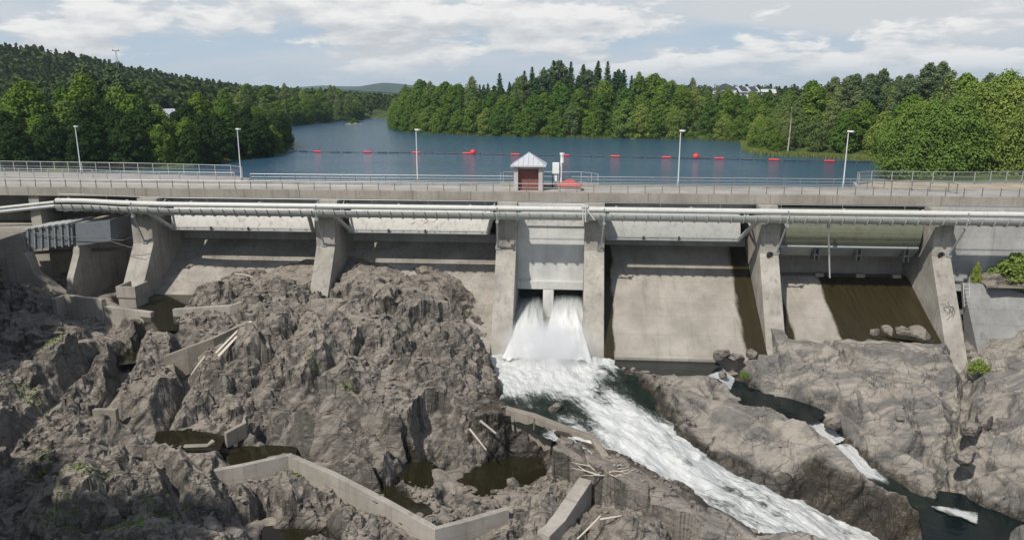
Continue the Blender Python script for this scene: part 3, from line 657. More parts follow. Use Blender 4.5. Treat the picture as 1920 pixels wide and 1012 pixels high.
mb = MB(); ex = [(-1.35, -1.2, .453), (1.35, -1.2, .453), (1.35, 1.2, .453), (-1.35, 1.2, .453)]; tp = [(-.35, -.25, 1.05), (.35, -.25, 1.05), (.35, .25, 1.05), (-.35, .25, 1.05)]; mb.hexa(ex+tp); mb.box((-.2, -.2, 1.053), (.2, .2, 1.15)); mb.build('hatch_lid', M['redroof'], cv_)
fr = deck_thing('gate_frame', 'dark blue steel frame beside the hut', 'frame', (1022, 350), 0, 4.5, 0)
mb = MB(); mb.tube([(-.8, 0, 0), (-.8, 0, 1.5), (.8, 0, 1.5), (.8, 0, 0)], .05, 5); mb.build('frame', M['dark'], fr)
mesh_fence('fence', 'taller railing of the bay behind the hut and red cover', [DW(Lp(x, 350, 5).x, v+DV, 0.05+DZ) for x, v in ((935, 7.0), (938, 8.6), (1000, 9.4), (1090, 9.4), (1110, 8.6), (1122, 7.0))], 1.25, 1.9)
mb = MB(); mb.box((Lp(932, 350, 5).x, 6.86, -3.0), (Lp(1125, 350, 5).x, 9.7, 0.03)); mb.build('platform', M['conc'], dam, loc=(0, DV, DZ))
# ---- lamps
LAMP = [((153, 320), (141, 226), 'leftmost'), ((453, 342), (451, 237), ''), ((783, 346), (782, 241), ''), ((1271, 350), (1276, 248), ''), ((1580, 356), (1589, 250), '')]
lbl = ['slim pale lamp post leftmost on the dam, beside the mesh fence', 'slim pale lamp post right of the left mesh fence end', 'slim pale lamp post left of the small hut', 'slim pale lamp post first right of the hut', 'slim pale lamp post nearest the gravel terrace']
L0 = None
for (bp, tp_, _), lb in zip(LAMP, lbl):
    u, _z = PV(bp[0], bp[1], 6.6+DV)
    vv = 6.6 if 'leftmost' not in lb else 14.3
    if 'leftmost' in lb: u = PV(153, 330, 14.3+DV)[0]
    if L0 is None:
        L0 = thing_dam('street_lamp', lb, 'street lamp', u, vv+DV, DZ, 'lamp posts along the dam'); lo = L0
        mb = MB(); mb.tube([(0, 0, 0), (0, 0, 1.0), (0, 0, 6.0)], [0.085, 0.07, 0.05], 8); mb.build('pole', M['mast'], L0)
        mb = MB(); mb.box((-0.16, -0.55, 6.0), (0.16, 0.08, 6.14)); mb.box((-0.12, -0.5, 5.96), (0.12, 0.0, 5.998)); mb.build('lamp_head', M['white'], L0, 0.02)
        mb = MB(); mb.box((-.09, -.09, 0), (.09, .09, .5)); mb.build('foot', M['galv'], L0)
    else:
        lo = copy_tree(L0, DW(u, vv+DV, DZ+0.1), -YAW); lo['label'] = lb
    lo.rotation_euler[2] = -YAW + 0.9
# ---- retaining wall and ladder on the right
rw = thing_dam('retaining_wall', 'grey sloping concrete wall at the lower right bank', 'wall', Lp(1812, 535, -4).x, -4, -9); ro = Vector((Lp(1812, 535, -4).x, -4, -9))
T1 = [Lp(1806, 532, -2.6), Lp(1850, 533, -2.6), Lp(1885, 540, -3.0), Lp(1985, 572, -3.6)]; B1 = [Lp(1842, 700, -7.0), Lp(1880, 700, -7.0), Lp(1920, 700, -7.2), Lp(2050, 720, -7.6)]
mb = MB()
for i in range(3):
    b_ = [Vector((0, 2.0, 0)), Vector((0, 2.0, 0))]
    mb.hexa([B1[i]-ro, B1[i+1]-ro, B1[i+1]-ro+Vector((0, 3, 0)), B1[i]-ro+Vector((0, 3, 0)), T1[i]-ro, T1[i+1]-ro, T1[i+1]-ro+Vector((0, .5, 0)), T1[i]-ro+Vector((0, .5, 0))])
mb.build('wall_face', M['greyd'], rw)
ld = thing_dam('ladder', 'small steel ladder where the last pier meets the retaining wall', 'ladder', Lp(1812, 560, -3.1).x, -3.1, Lp(1812, 575, -3.1).z); lo_ = Vector((Lp(1812, 560, -3.1).x, -3.1, Lp(1812, 575, -3.1).z))
mb = MB()
for x in (1806, 1817): mb.tube([Lp(x+2, 575, -3.6)-lo_, Lp(x, 530, -2.7)-lo_], 0.04, 5)
mb.build('stile', M['galv'], ld); mb = MB()
for i in range(6): y = 536+i*7; mb.tube([Lp(1807, y, -2.8-i*.15)-lo_, Lp(1818, y, -2.8-i*.15)-lo_], 0.03, 5)
mb.build('rungs', M['galv'], ld)
# ------------------------------------------------------------------ bedrock below the dam
CP = """0 585 -10.2;0 640 -11.2;0 700 -12.6;60 600 -10.6;0 800 -14.3;0 900 -15.8;0 1005 -16.8;60 650 -11.4;100 612 -10.7;150 622 -10.9;-200 700 -10;-250 900 -13;-200 560 -8.5
225 560 -11.6;260 590 -11.9;320 560 -11.9;300 610 -12.2;340 545 -11.2;250 640 -11.3;200 615 -10.6;232 674 -13.8;150 700 -12.3;60 760 -13.7;190 785 -16.2;120 800 -14.3
300 700 -12.4;250 750 -13.2;290 775 -14.2;340 760 -13.6;330 822 -16.6;400 818 -16.4;350 640 -11.2;390 600 -10.0;440 590 -9.9;480 610 -10.2;470 560 -9.2;520 515 -8.7;560 502 -8.2;430 522 -9.0;390 540 -9.8
600 560 -9.9;640 545 -9.6;700 506 -8.3;750 520 -8.5;800 512 -8.6;850 535 -9.4;885 552 -10.6;900 600 -12.6;930 650 -13.8;860 600 -11.2;800 560 -9.3
600 640 -10.9;700 600 -9.9;800 610 -10.4;860 630 -11.7;800 690 -12.2;700 700 -12.0;600 720 -12.9;500 650 -11.2;440 700 -12.8;400 760 -14.6;650 660 -11.2
915 640 -12.2;945 690 -14.6;930 750 -15.1;880 700 -12.9;860 740 -13.5;800 770 -14.2;850 830 -15.8;700 800 -14.7;600 800 -14.7;500 770 -14.4;550 740 -13.4;640 760 -13.7
450 808 -15.3;480 852 -17.6;420 858 -17.0;540 845 -16.0;300 850 -15.6;200 840 -14.6;250 880 -14.9;150 880 -14.9;200 950 -15.9;100 930 -15.6;320 960 -16.4;410 930 -16.5;370 1000 -17.0;480 920 -16.5;530 1000 -19.4;600 975 -17.4;560 895 -16.9;640 940 -17.2;700 1000 -17.8
620 850 -15.6;700 880 -16.8;775 890 -18.4;840 900 -17.5;900 890 -18.6;1000 885 -18.5;950 915 -18.6;860 860 -16.9;780 945 -18.2;700 925 -17.4;900 935 -17.9;850 985 -18.2;960 935 -17.7;1010 980 -18.5;950 1005 -18.9;850 800 -15.2;930 800 -15.0;980 830 -15.5;1040 830 -15.6;1080 860 -16.4;1000 860 -16.6
980 700 -16.5;960 760 -15.9;1050 700 -17;1150 720 -17;1080 770 -16.8;1200 780 -17.6;1250 830 -18.2;1200 730 -16.8;1350 900 -19.6;1450 960 -20.8;1560 1005 -22
1120 840 -16.8;1150 880 -16.7;1180 830 -17.0;1200 910 -17.3;1250 930 -18.0;1150 950 -17.8;1220 980 -18.2;1300 1000 -18.9;1400 1005 -20.2;1080 940 -18.1;1060 1000 -18.7;1270 905 -18.6;1340 960 -20.0
1200 700 -15.8;1230 712 -14.6;1280 715 -14.2;1300 745 -14.3;1240 745 -15.7;1350 785 -15.2;1300 790 -15.9;1420 815 -15.7;1400 768 -15.7;1470 790 -16.0;1330 735 -15.0;1500 802 -16.2;1340 830 -17.2;1450 860 -16.4;1400 885 -18.2;1500 845 -16.4;1550 890 -16.3;1520 925 -18.2;1600 935 -16.9;1600 980 -20.0;1670 960 -17.4;1720 1000 -18.6
1200 685 -16.2;1290 685 -15.9;1325 690 -15.9;1345 712 -15.6;1400 742 -17.2;1470 770 -17.2;1520 782 -17.2;1545 815 -17.7;1580 845 -18.2;1625 885 -18.9;1690 925 -19.9;1760 960 -20.4;1850 1000 -20.8
1345 655 -13.7;1390 680 -14.0;1440 645 -12.6;1500 618 -11.9;1560 628 -12.0;1640 632 -12.2;1725 655 -12.9;1770 700 -13.7;1450 700 -13.4;1550 700 -12.9;1650 700 -12.9;1430 735 -14.8;1520 760 -15.3;1600 760 -14.0;1700 780 -14.0;1570 800 -15.8;1640 840 -15.5;1700 850 -15.4;1755 880 -16.3;1730 925 -17.8;1640 620 -12.9;1700 620 -12.9;1600 612 -13.0
1805 700 -15.0;1805 760 -15.8;1790 850 -17.0;1780 905 -18.6;1800 905 -18.6;1850 710 -13.5;1900 690 -12.9;1870 780 -14.2;1850 850 -15.4;1900 900 -16.2;1910 950 -17.6;1850 935 -17.6;1910 1005 -20;2000 800 -13;2100 950 -15;2000 640 -11.5"""
cps = []
for line in CP.replace('\n', ';').split(';'):
    x, y, z = map(float, line.split()); p = PZ(x, y, z); cps.append((p.x, p.y, z))
cps += [(-75, 75, -6), (-75, 40, -8), (-60, 25, -12), (0, 20, -18), (40, 25, -22), (75, 35, -16), (75, 75, -9), (-30, 84, -9.5), (10, 84, -11), (0, 76, -13), (3, 74, -15.5)]
cps = np.array(cps)
def tps(ctrl, lam=0.6):
    P = ctrl[:, :2]; n = len(P); d = np.linalg.norm(P[:, None]-P[None], axis=2); K = np.where(d > 0, d*d*np.log(d+1e-9), 0)
    K += lam*np.eye(n); A = np.zeros((n+3, n+3)); A[:n, :n] = K; A[:n, n] = 1; A[:n, n+1:] = P; A[n, :n] = 1; A[n+1:, :n] = P.T
    wv = np.linalg.solve(A, np.concatenate([ctrl[:, 2], [0, 0, 0]]))
    def f(X, Y):
        out = np.zeros(X.shape)
        for i in range(n):
            r2 = (X-P[i, 0])**2+(Y-P[i, 1])**2; out += wv[i]*0.5*r2*np.log(r2+1e-12)
        return out+wv[n]+wv[n+1]*X+wv[n+2]*Y
    return f
def hash2(i, j, s):
    h = (i.astype(np.int64)*374761393+j.astype(np.int64)*668265263+s*1274126177) & 0xffffffff
    h = ((h ^ (h >> 13))*1274126177) & 0xffffffff; h = h ^ (h >> 16)
    return (h & 0xffffff)/float(0xffffff)
def vnoise(X, Y, s):
    i = np.floor(X); j = np.floor(Y); fx = X-i; fy = Y-j; fx = fx*fx*(3-2*fx); fy = fy*fy*(3-2*fy)
    a = hash2(i, j, s); b = hash2(i+1, j, s); c = hash2(i, j+1, s); d = hash2(i+1, j+1, s)
    return (a*(1-fx)+b*fx)*(1-fy)+(c*(1-fx)+d*fx)*fy-0.5
def fbm(X, Y, s, o=4, g=0.5):
    t = 0; a = 1
    for k in range(o): t = t+a*vnoise(X*2**k+k*17.3, Y*2**k-k*9.1, s+k); a *= g
    return t
LAST = [None]
def crag(X, Y, size, s, tilt=0.5, ang=-0.65, asp=1.8):
    """blocks: jittered cells, each a tilted facet, with a crease between them"""
    wx = X+size*0.17*fbm(X/size, Y/size, s+50, 3); wy = Y+size*0.17*fbm(X/size, Y/size, s+60, 3)
    cx_ = (wx*cos(ang)+wy*sin(ang))/(size*asp); cy_ = (-wx*sin(ang)+wy*cos(ang))/size
    i0 = np.floor(cx_); j0 = np.floor(cy_); f1 = np.full(X.shape, 9.0); f2 = np.full(X.shape, 9.0); h = np.zeros(X.shape); ID = np.zeros(X.shape)
    for di in (-1, 0, 1):
        for dj in (-1, 0, 1):
            i = i0+di; j = j0+dj; px = i+hash2(i, j, s)*0.9; py = j+hash2(i, j, s+1)*0.9
            dx = cx_-px; dy = cy_-py; d = np.sqrt(dx*dx+dy*dy)
            hh = (hash2(i, j, s+2)-0.5)*0.9+tilt*((hash2(i, j, s+3)-0.35)*2*dx+(hash2(i, j, s+4)-0.5)*2.4*dy)
            near = d < f1; f2 = np.where(near, f1, np.minimum(f2, d)); h = np.where(near, hh, h); ID = np.where(near, hash2(i, j, s+7), ID); f1 = np.where(near, d, f1)
    e = f2-f1
    LAST[0] = ID
    return h-0.26*np.exp(-e*13)
def ledge(X, Y, per, ang, s):
    q = (X*sin(-ang)+Y*cos(ang))/per+1.1*fbm(X/7, Y/7, s, 3)+0.25*fbm(X/1.6, Y/1.6, s+5, 3); k = np.floor(q); f = q-k; a = 0.35+hash2(k, np.floor(X*0+3+X/9), s+9)
    return a*(0.5-f+np.clip((f-0.86)/0.14, 0, 1)*0.9)
baseh = tps(cps)
gx = np.arange(-58, 66, 0.10); gy = np.concatenate([np.arange(34, 46, 0.12), np.arange(46, 84, 0.09)])
X, Y = np.meshgrid(gx, gy)
Z = baseh(X, Y)
# rougher on the left, smooth worn hump on the right
rgt = 1/(1+np.exp(-(X-13-0.2*(Y-55))/2.0))
hump = np.exp(-(((X-29)/9)**2+((Y-63)/9)**2))
lft = np.exp(-(((X+42)/9)**2+((Y-67)/8)**2)); rough = (1.0-0.5*rgt)*(1-0.45*lft)
Zs = Z.copy()
ROCKY = rough
def blocks(Zb, X, Y, size, s, asp, ang, tilt, steep, hv, drop, flat=0.36):
    """each cell a convex block: a tilted top and steep, straight sides; the highest block wins"""
    wx = X+size*0.10*fbm(X/size*1.5, Y/size*1.5, s+50, 2); wy = Y+size*0.10*fbm(X/size*1.5, Y/size*1.5, s+60, 2)
    ca, sa = cos(ang), sin(ang); U = (wx*ca+wy*sa)/(size*asp); V = (-wx*sa+wy*ca)/size; i0 = np.floor(U); j0 = np.floor(V)
    best = np.full(X.shape, -99.0); ID = np.zeros(X.shape)
    for di in (-1, 0, 1):
        for dj in (-1, 0, 1):
            i = i0+di; j = j0+dj; pu = i+0.15+hash2(i, j, s)*0.7; pv = j+0.15+hash2(i, j, s+1)*0.7
            cxw = pu*size*asp*ca-pv*size*sa; cyw = pu*size*asp*sa+pv*size*ca
            ix = np.clip(((cxw-gx[0])/(gx[1]-gx[0])).astype(int), 0, len(gx)-1); iy = np.clip(np.searchsorted(gy, cyw.ravel()).reshape(cyw.shape), 0, len(gy)-1)
            zb = Zb[iy, ix]; du = (U-pu)*size*asp; dv = (V-pv)*size
            top = zb+(hash2(i, j, s+2)-0.5)*hv-drop+tilt*((hash2(i, j, s+3)-0.5)*2*du/asp+(hash2(i, j, s+4)-0.62)*2*dv)
            cut = np.zeros(X.shape)
            for k in range(5):
                a = 2*pi*(k+hash2(i, j, s+10+k)*0.7)/5; r = size*(flat+0.22*hash2(i, j, s+20+k)); q = du/asp**0.75*np.cos(a)+dv*np.sin(a)-r
                cut = np.maximum(cut, np.clip(q, 0, 9)*steep*(0.6+1.3*hash2(i, j, s+30+k)))
            z = top-cut; near = z > best; best = np.where(near, z, best); ID = np.where(near, hash2(i, j, s+7), ID)
    LAST[0] = ID; return best
busy = np.clip(0.5+2.2*fbm(X/7, Y/7, 81, 3), 0, 1)
Zbase = Z.copy()
L1 = blocks(Zbase, X, Y, 4.0, 11, 1.5, -0.6, 0.5, 1.7, 2.0, -0.25, 0.33); I1 = LAST[0]
L2 = blocks(L1, X, Y, 2.1, 23, 1.5, -0.8, 0.6, 2.0, 1.3, 0.22, 0.33); I2 = LAST[0]
ZL = np.maximum(L1-0.12, L2); B1 = np.where(L2 > L1-0.12, I2, I1)
L3 = blocks(ZL, X, Y, 0.9, 37, 1.3, -0.4, 0.6, 1.9, 0.6, 0.26-0.22*busy); B1 = np.where(L3 > ZL, LAST[0], B1); ZL = np.maximum(ZL, L3)
L4 = blocks(ZL, X, Y, 0.42, 41, 1.3, -0.9, 0.5, 1.4, 0.26, 0.17-0.12*busy); ZL = np.maximum(ZL, L4)
R1 = blocks(Zbase, X, Y, 5.5, 71, 1.7, -0.95, 0.32, 1.1, 1.5, -0.3, 0.36); J1 = LAST[0]
R2 = blocks(R1, X, Y, 2.5, 77, 1.9, -1.0, 0.40, 1.4, 0.9, 0.14, 0.36); J2 = LAST[0]
ZR = np.maximum(R1-0.05, R2); BR = np.where(R2 > R1-0.05, J2, J1)
R3 = blocks(ZR, X, Y, 1.1, 79, 1.8, -1.0, 0.45, 1.3, 0.42, 0.13-0.10*busy); ZR = np.maximum(ZR, R3)
ZR = np.maximum(ZR, Zbase-0.5)+0.28*ledge(X, Y, 2.1, -0.85, 113)*busy
ZL = np.maximum(ZL, Zbase-1.3)+0.16*ledge(X, Y, 1.0, -0.35, 101)*busy
wr = np.clip(rgt*1.6-0.3, 0, 1); Z = ZL*(1-wr)+ZR*wr; B1 = np.where(wr > 0.5, BR*0.6+0.3, B1)
def boxblur(A, rx, ry):
    for ax, r in ((1, rx), (0, ry)):
        P_ = np.concatenate([np.repeat(np.take(A, [0], ax), r+1, ax), A, np.repeat(np.take(A, [-1], ax), r, ax)], ax); Cs = np.cumsum(P_, ax); n_ = A.shape[ax]
        A = (np.take(Cs, range(2*r+1, 2*r+1+n_), ax)-np.take(Cs, range(0, n_), ax))/(2*r+1)
    return A
D = Z-Zbase; low = boxblur(boxblur(D, 24, 24), 20, 20); nearv = X*sin(YAW)+(Y-OY)*cos(YAW); Z = Zbase+(D-low)*1.28*np.clip((-nearv-1)/6, 0.5, 1)*(1+0.02*wr)      # keep the blocks, follow the lie of the land
Z = Z*(1-0.5*lft)+Zbase*0.5*lft
Z = Z+0.05*fbm(X*1.2, Y*1.2, 9, 3)+0.03*fbm(X*4, Y*4, 19, 2)
B2 = hash2(np.floor(B1*997), np.floor(B1*13), 3)
# ---- water bodies: (level, polygon in pixels)
def polyXY(pts, z): return np.array([PZ(x, y, z)[:2] for x, y in pts])
def sdf(poly, X, Y):      # positive inside
    d = np.full(X.shape, 1e9); ins = np.zeros(X.shape, bool); n = len(poly)
    for i in range(n):
        ax, ay = poly[i]; bx_, by = poly[(i+1) % n]; ex, ey = bx_-ax, by-ay
        t = np.clip(((X-ax)*ex+(Y-ay)*ey)/(ex*ex+ey*ey+1e-9), 0, 1); d = np.minimum(d, np.hypot(X-ax-t*ex, Y-ay-t*ey))
        c = ((ay > Y) != (by > Y)) & (X < ax+(Y-ay)*ex/np.where(ey == 0, 1e-9, ey)); ins ^= c
    return np.where(ins, d, -d)
POOLS = [
 ('dark pool under the leftmost pier', -10.9, [(215, 556), (300, 545), (350, 533), (400, 538), (385, 556), (350, 572), (325, 592), (322, 620), (285, 618), (280, 596), (262, 585), (235, 572)]),
 ('', -13.2, [(212, 668), (245, 658), (285, 662), (262, 676), (225, 682)]),
 ('', -15.3, [(160, 775), (200, 780), (225, 800), (215, 815), (178, 808), (160, 795)]),
 ('', -15.75, [(300, 812), (350, 808), (412, 822), (408, 838), (345, 838), (300, 826)]),
 ('', -16.5, [(412, 846), (470, 838), (548, 842), (546, 858), (490, 868), (420, 868)]),
 ('', -17.6, [(760, 858), (800, 868), (798, 912), (770, 905), (758, 885)]),
 ('', -17.75, [(868, 900), (905, 868), (960, 852), (1015, 858), (1030, 880), (1010, 905), (955, 918), (905, 922)]),
 ('', -18.6, [(505, 990), (555, 985), (615, 998), (640, 1030), (500, 1030)]),
 ('', -17.9, [(700, 905), (760, 925), (800, 960), (760, 975), (716, 935)]),
 ('', -14.75, [(1158, 668), (1335, 672), (1345, 688), (1310, 702), (1230, 700), (1185, 690), (1162, 682)]),
 ('', -15.95, [(1362, 714), (1398, 718), (1450, 745), (1520, 758), (1542, 775), (1500, 795), (1450, 770), (1400, 760), (1370, 738)]),
 ('', -18.75, [(1735, 945), (1765, 925), (1800, 930), (1850, 950), (1960, 985), (1980, 1040), (1745, 1040)]),
 ('', -12.7, [(1590, 612), (1640, 626), (1745, 640), (1740, 622), (1690, 612)]),
]
allpool = np.full(X.shape, -99.0)
for nm, lv, pg in POOLS:
    pl_ = polyXY(pg, lv); sd_ = sdf(pl_, X, Y)+0.35*fbm(X*0.9, Y*0.9, 91, 3)
    t = np.clip((sd_+0.5)/1.0, 0, 1); t = t*t*(3-2*t)
    Z = Z*(1-t)+np.minimum(Z, lv-0.25-0.4*np.clip(sd_, 0, 2))*t
    rim = np.exp(-((sd_+0.9)/0.8)**2)*(sd_ < 0.0)   # keep a lip so that water is held
    Z = np.where(rim > 0.05, Z*(1-rim)+np.maximum(Z, lv+0.1+0.12*np.clip(-sd_, 0, 2))*rim, Z)
    allpool = np.maximum(allpool, sd_)
# ---- main stream: centre line with half widths and levels
STREAM = [(1035, 640, -14.7, 4.4), (1040, 690, -14.85, 5.6), (1080, 735, -15.0, 6.2), (1160, 780, -15.5, 5.0), (1225, 830, -16.4, 2.9), (1300, 880, -17.5, 2.7), (1400, 930, -18.7, 3.1), (1500, 985, -19.9, 4.0), (1600, 1040, -21.0, 4.2)]
SC = [PZ(x, y, z) for x, y, z, w_ in STREAM]; SWd = [q[3] for q in STREAM]
def along(C_, Wd, X, Y, ext=True):
    best = np.full(X.shape, 1e9); s_ = np.zeros(X.shape); tt = np.zeros(X.shape); zz = np.zeros(X.shape); wd = np.ones(X.shape); acc = 0
    for i in range(len(C_)-1):
        a, b = C_[i], C_[i+1]; ex, ey = b.x-a.x, b.y-a.y; L = sqrt(ex*ex+ey*ey)
        t = ((X-a.x)*ex+(Y-a.y)*ey)/(L*L); lo = -1.0 if ext and i == 0 else 0; hi = 2.0 if ext and i == len(C_)-2 else 1
        t = np.clip(t, lo, hi); dx = X-a.x-t*ex; dy = Y-a.y-t*ey; d = np.hypot(dx, dy); m_ = d < best
        best = np.where(m_, d, best); s_ = np.where(m_, acc+t*L, s_); tt = np.where(m_, (dx*ey-dy*ex)/L, tt)
        zz = np.where(m_, a.z+(b.z-a.z)*t, zz); wd = np.where(m_, Wd[i]+(Wd[i+1]-Wd[i])*np.clip(t, 0, 1), wd); acc += L
    return best, s_, tt, zz, wd
bs, ss_, ts_, zs_, ws_ = along(SC, SWd, X, Y)
ins = ws_+0.7*fbm(X*0.6, Y*0.6, 15, 3)-bs
t = np.clip((ins+0.6)/1.2, 0, 1); t = t*t*(3-2*t)
Z = Z*(1-t)+np.minimum(Z, zs_-0.5-0.5*np.clip(ins, 0, 2))*t
bank = (ins < -0.5) & (bs < ws_+4.5) & (ss_ > 8) & (allpool < -0.8)
Z = np.where(bank, np.maximum(Z, zs_+0.15+0.22*np.clip(-ins-0.5, 0, 3)+0.3*crag(X, Y, 1.4, 211, 1.2)), Z)
# small side chutes
CH = [([(1322, 694, -14.8), (1350, 700, -15.0), (1375, 722, -15.95)], 1.3), ([(1505, 782, -15.95), (1535, 800, -16.5), (1570, 832, -17.3)], 1.0), ([(1570, 832, -17.3), (1620, 878, -17.9), (1700, 930, -18.7), (1745, 950, -18.8)], 0.9)]
CH.append(([(1742, 946, -18.68), (1790, 960, -18.68), (1835, 972, -18.70)], 1.1)); CHW = []
for pts, hwid in CH:
    c_ = [PZ(*q) for q in pts]; b2, s2, t2, z2, w2 = along(c_, [hwid]*len(c_), X, Y, False); CHW.append((c_, hwid))
    inn = hwid*1.25+0.3*fbm(X, Y, 19, 3)-b2; t = np.clip((inn+0.4)/0.8, 0, 1); m_ = b2 < hwid*3
    Z = np.where(m_, Z*(1-t)+np.minimum(Z, z2-0.25)*t, Z); allpool = np.maximum(allpool, np.where(m_, inn, -99))
WALLS = [
    (0.9, 'short stout concrete wall below the flume, left end of the rocks', [(104, 560, -9.4), (120, 553, -9.3), (190, 562, -9.5), (194, 574, -10.2), (282, 586, -10.4)], 0.5, 3.5, 'conc'),
    (0.5, 'thin concrete weir wall right of the dark pool under the leftmost pier', [(323, 580, -10.2), (380, 576, -10.0), (430, 573, -9.8), (456, 565, -9.5)], 0.45, 1.6, 'conc'),
    (1.0, 'long straight slanting concrete wall with planks leaning on its right end', [(308, 668, -11.7), (350, 652, -11.1), (400, 634, -10.6), (468, 602, -9.9)], 0.35, 2.4),
    (0.9, 'small concrete stub wall facing us, above the left puddle', [(172, 768, -13.9), (216, 768, -13.8)], 0.4, 1.6),
    (0.5, 'small bent concrete wall at the middle of the rocks, left of centre', [(424, 812, -15.0), (462, 792, -14.7), (456, 778, -14.4)], 0.35, 1.2),
    (0.45, 'short concrete sill between two boulders above the long bent wall', [(342, 838, -15.7), (388, 836, -15.7), (403, 826, -15.5)], 0.5, 1.4),
    (1.3, 'long bent pale concrete wall crossing the foreground rocks', [(395, 884, -16.2), (455, 873, -16.0), (540, 854, -15.8), (620, 888, -16.2), (720, 940, -16.8), (815, 992, -17.3), (880, 976, -17.4), (955, 954, -17.3)], 0.45, 3.2, 'conc'),
    (0.25, 'concrete wall curving along the left edge of the white stream', [(948, 766, -14.2), (1000, 780, -14.6), (1050, 800, -15.0), (1108, 820, -15.4), (1135, 866, -16.3)], 0.6, 2.6),
    (1.1, 'thick flat topped concrete wall with a driftwood tangle on its end', [(1030, 1005, -17.8), (1060, 975, -17.5), (1110, 900, -16.5)], 1.0, 3.0, 'conc'),
]
for fr_d, lb_, pts, *_r in WALLS:      # show the face of each wall, keep its top free
    c_ = [PZ(*q) for q in pts]; b2, s2, t2, z2, w2 = along(c_, [1.0]*len(c_), X, Y)
    L_ = sum((c_[i+1]-c_[i]).xy.length for i in range(len(c_)-1)); ok = (s2 > 0.15) & (s2 < L_-0.15) & (b2 < 2.2)
    nz = 0.35*fbm(X*0.9, Y*0.9, 131, 3); drop = (fr_d+nz*1.6)*np.clip(1.35-b2/1.5, 0, 1)
    Z = np.where(ok & (t2 > -0.38), np.minimum(Z, z2-drop*1.0+np.clip(b2-1.0, 0, 3)*1.2), Z); Z = np.where(ok & (t2 <= -0.38), np.minimum(Z, z2-0.12+nz*0.5+np.clip(b2-0.9, 0, 3)*1.2), Z)
GUL = [([(290, 612, -12.2), (262, 660, -13.2), (240, 680, -13.5), (235, 720, -14.2), (190, 785, -15.7), (230, 815, -15.9), (330, 822, -16.1), (420, 835, -16.4), (480, 855, -17), (560, 862, -17)], 0.75),
       ([(345, 690, -13.2), (352, 730, -14.1), (325, 790, -15.7)], 0.45), ([(560, 862, -17), (640, 900, -17.2), (720, 925, -17.7), (775, 890, -18)], 0.5), ([(640, 700, -13.2), (700, 660, -12.6), (790, 640, -12.4), (860, 625, -12.6)], 0.35), ([(560, 790, -15.4), (640, 800, -15.6), (720, 850, -16.6), (780, 880, -18)], 0.35),
       ([(1802, 690, -14.8), (1812, 760, -15.6), (1790, 850, -17.2), (1783, 905, -18.8)], 0.35), ([(150, 705, -13.3), (110, 745, -14.1), (60, 800, -15.0)], 0.35), ([(130, 870, -15.8), (230, 850, -15.9), (300, 870, -16.2), (330, 930, -17)], 0.3), ([(1560, 640, -12.9), (1600, 700, -13.7), (1690, 760, -14.6), (1740, 830, -15.9)], 0.14), ([(1460, 690, -13.9), (1540, 730, -14.2), (1620, 800, -15.4)], 0.12), ([(1290, 745, -14.9), (1380, 800, -15.6), (1500, 880, -16.7)], 0.12)]
for pts, hwid in GUL:
    c_ = [PZ(*q) for q in pts]; wob = 0.5*fbm(X*0.7, Y*0.7, 141, 3); b2, s2, t2, z2, w2 = along(c_, [hwid]*len(c_), X+wob, Y-wob); Z = np.where(b2 < hwid*3.5, np.minimum(Z, z2-0.35+np.clip(b2-hwid*0.6, 0, 9)*2.6), Z)
# keep the rock below the spillways where the concrete shows, and in front of walls
ud = X*cos(YAW)-(Y-OY)*sin(YAW); vd = X*sin(YAW)+(Y-OY)*cos(YAW)
inbay = (ud > PIER[3][1]) & (ud < PIER[4][0]+0.5)
Z = np.where(inbay & (vd > -10.2), np.minimum(Z, -15.6), Z)
b6 = (ud > PIER[4][1]) & (ud < PIER[5][0]+0.3); Z = np.where(b6 & (vd > -7.6), np.minimum(Z, -13.3), Z); Z = np.where(b6 & (vd > -10.5), np.minimum(Z, -12.7+0.25*fbm(X, Y, 151, 3)), Z)
bc = (ud > PIER[2][0]-0.5) & (ud < PIER[3][1]+0.5); Z = np.where(bc & (vd > -12), np.minimum(Z, -16), Z)
Z = np.clip(Z, -24, -4)
# wetness near water, paler on the worn rock at the right
wet = np.exp(-np.clip(-ins-0.1, 0, 9)/0.75); wet = np.maximum(wet, 0.8*np.exp(-np.clip(-allpool+0.15, 0, 9)/0.4))
hgt = Z-np.minimum(zs_, -14.7); wet = np.maximum(wet, 0.95*np.exp(-np.clip(-ins, 0, 50)/3.2)*np.exp(-np.clip(hgt-0.2, 0, 9)/0.9))
darkwet = np.exp(-(((X-0.5)/6)**2+((Y-56)/5)**2)); wet = np.maximum(wet, darkwet*0.8)
pale = np.clip(rgt*1.1, 0, 1)
# push points sideways a little so that steep faces are not plain height-field walls
dzx = np.gradient(Z, axis=1)/0.10; dzy = np.gradient(Z, axis=0)/0.095; st = np.clip(np.hypot(dzx, dzy), 0, 2)
Xd = X+0.16*st*fbm(X*1.1+Z, Y*1.1, 33, 3); Yd = Y+0.16*st*fbm(X*1.1-Z, Y*1.1+5, 44, 3)
ny, nx = X.shape; idx = np.arange(nx*ny).reshape(ny, nx)
F = np.stack([idx[:-1, :-1], idx[:-1, 1:], idx[1:, 1:], idx[1:, :-1]], axis=-1).reshape(-1, 4)
keep = np.ones((ny-1, nx-1), bool); keep[(vd[:-1, :-1] > 6.0) | (np.abs(X[:-1, :-1]) > 0.74*Y[:-1, :-1]+20)] = False; F = F[keep.ravel()]
rock = mesh_np('rock_ground', np.stack([Xd, Yd, Z], -1).reshape(-1, 3), F, M['rock'], smooth=False); tag(rock, kind='structure')
for nm, ar in (('wet', wet), ('pale', pale), ('block', B1)):
    at = rock.data.attributes.new(nm, 'FLOAT', 'POINT'); at.data.foreach_set('value', ar.astype(np.float32).ravel())
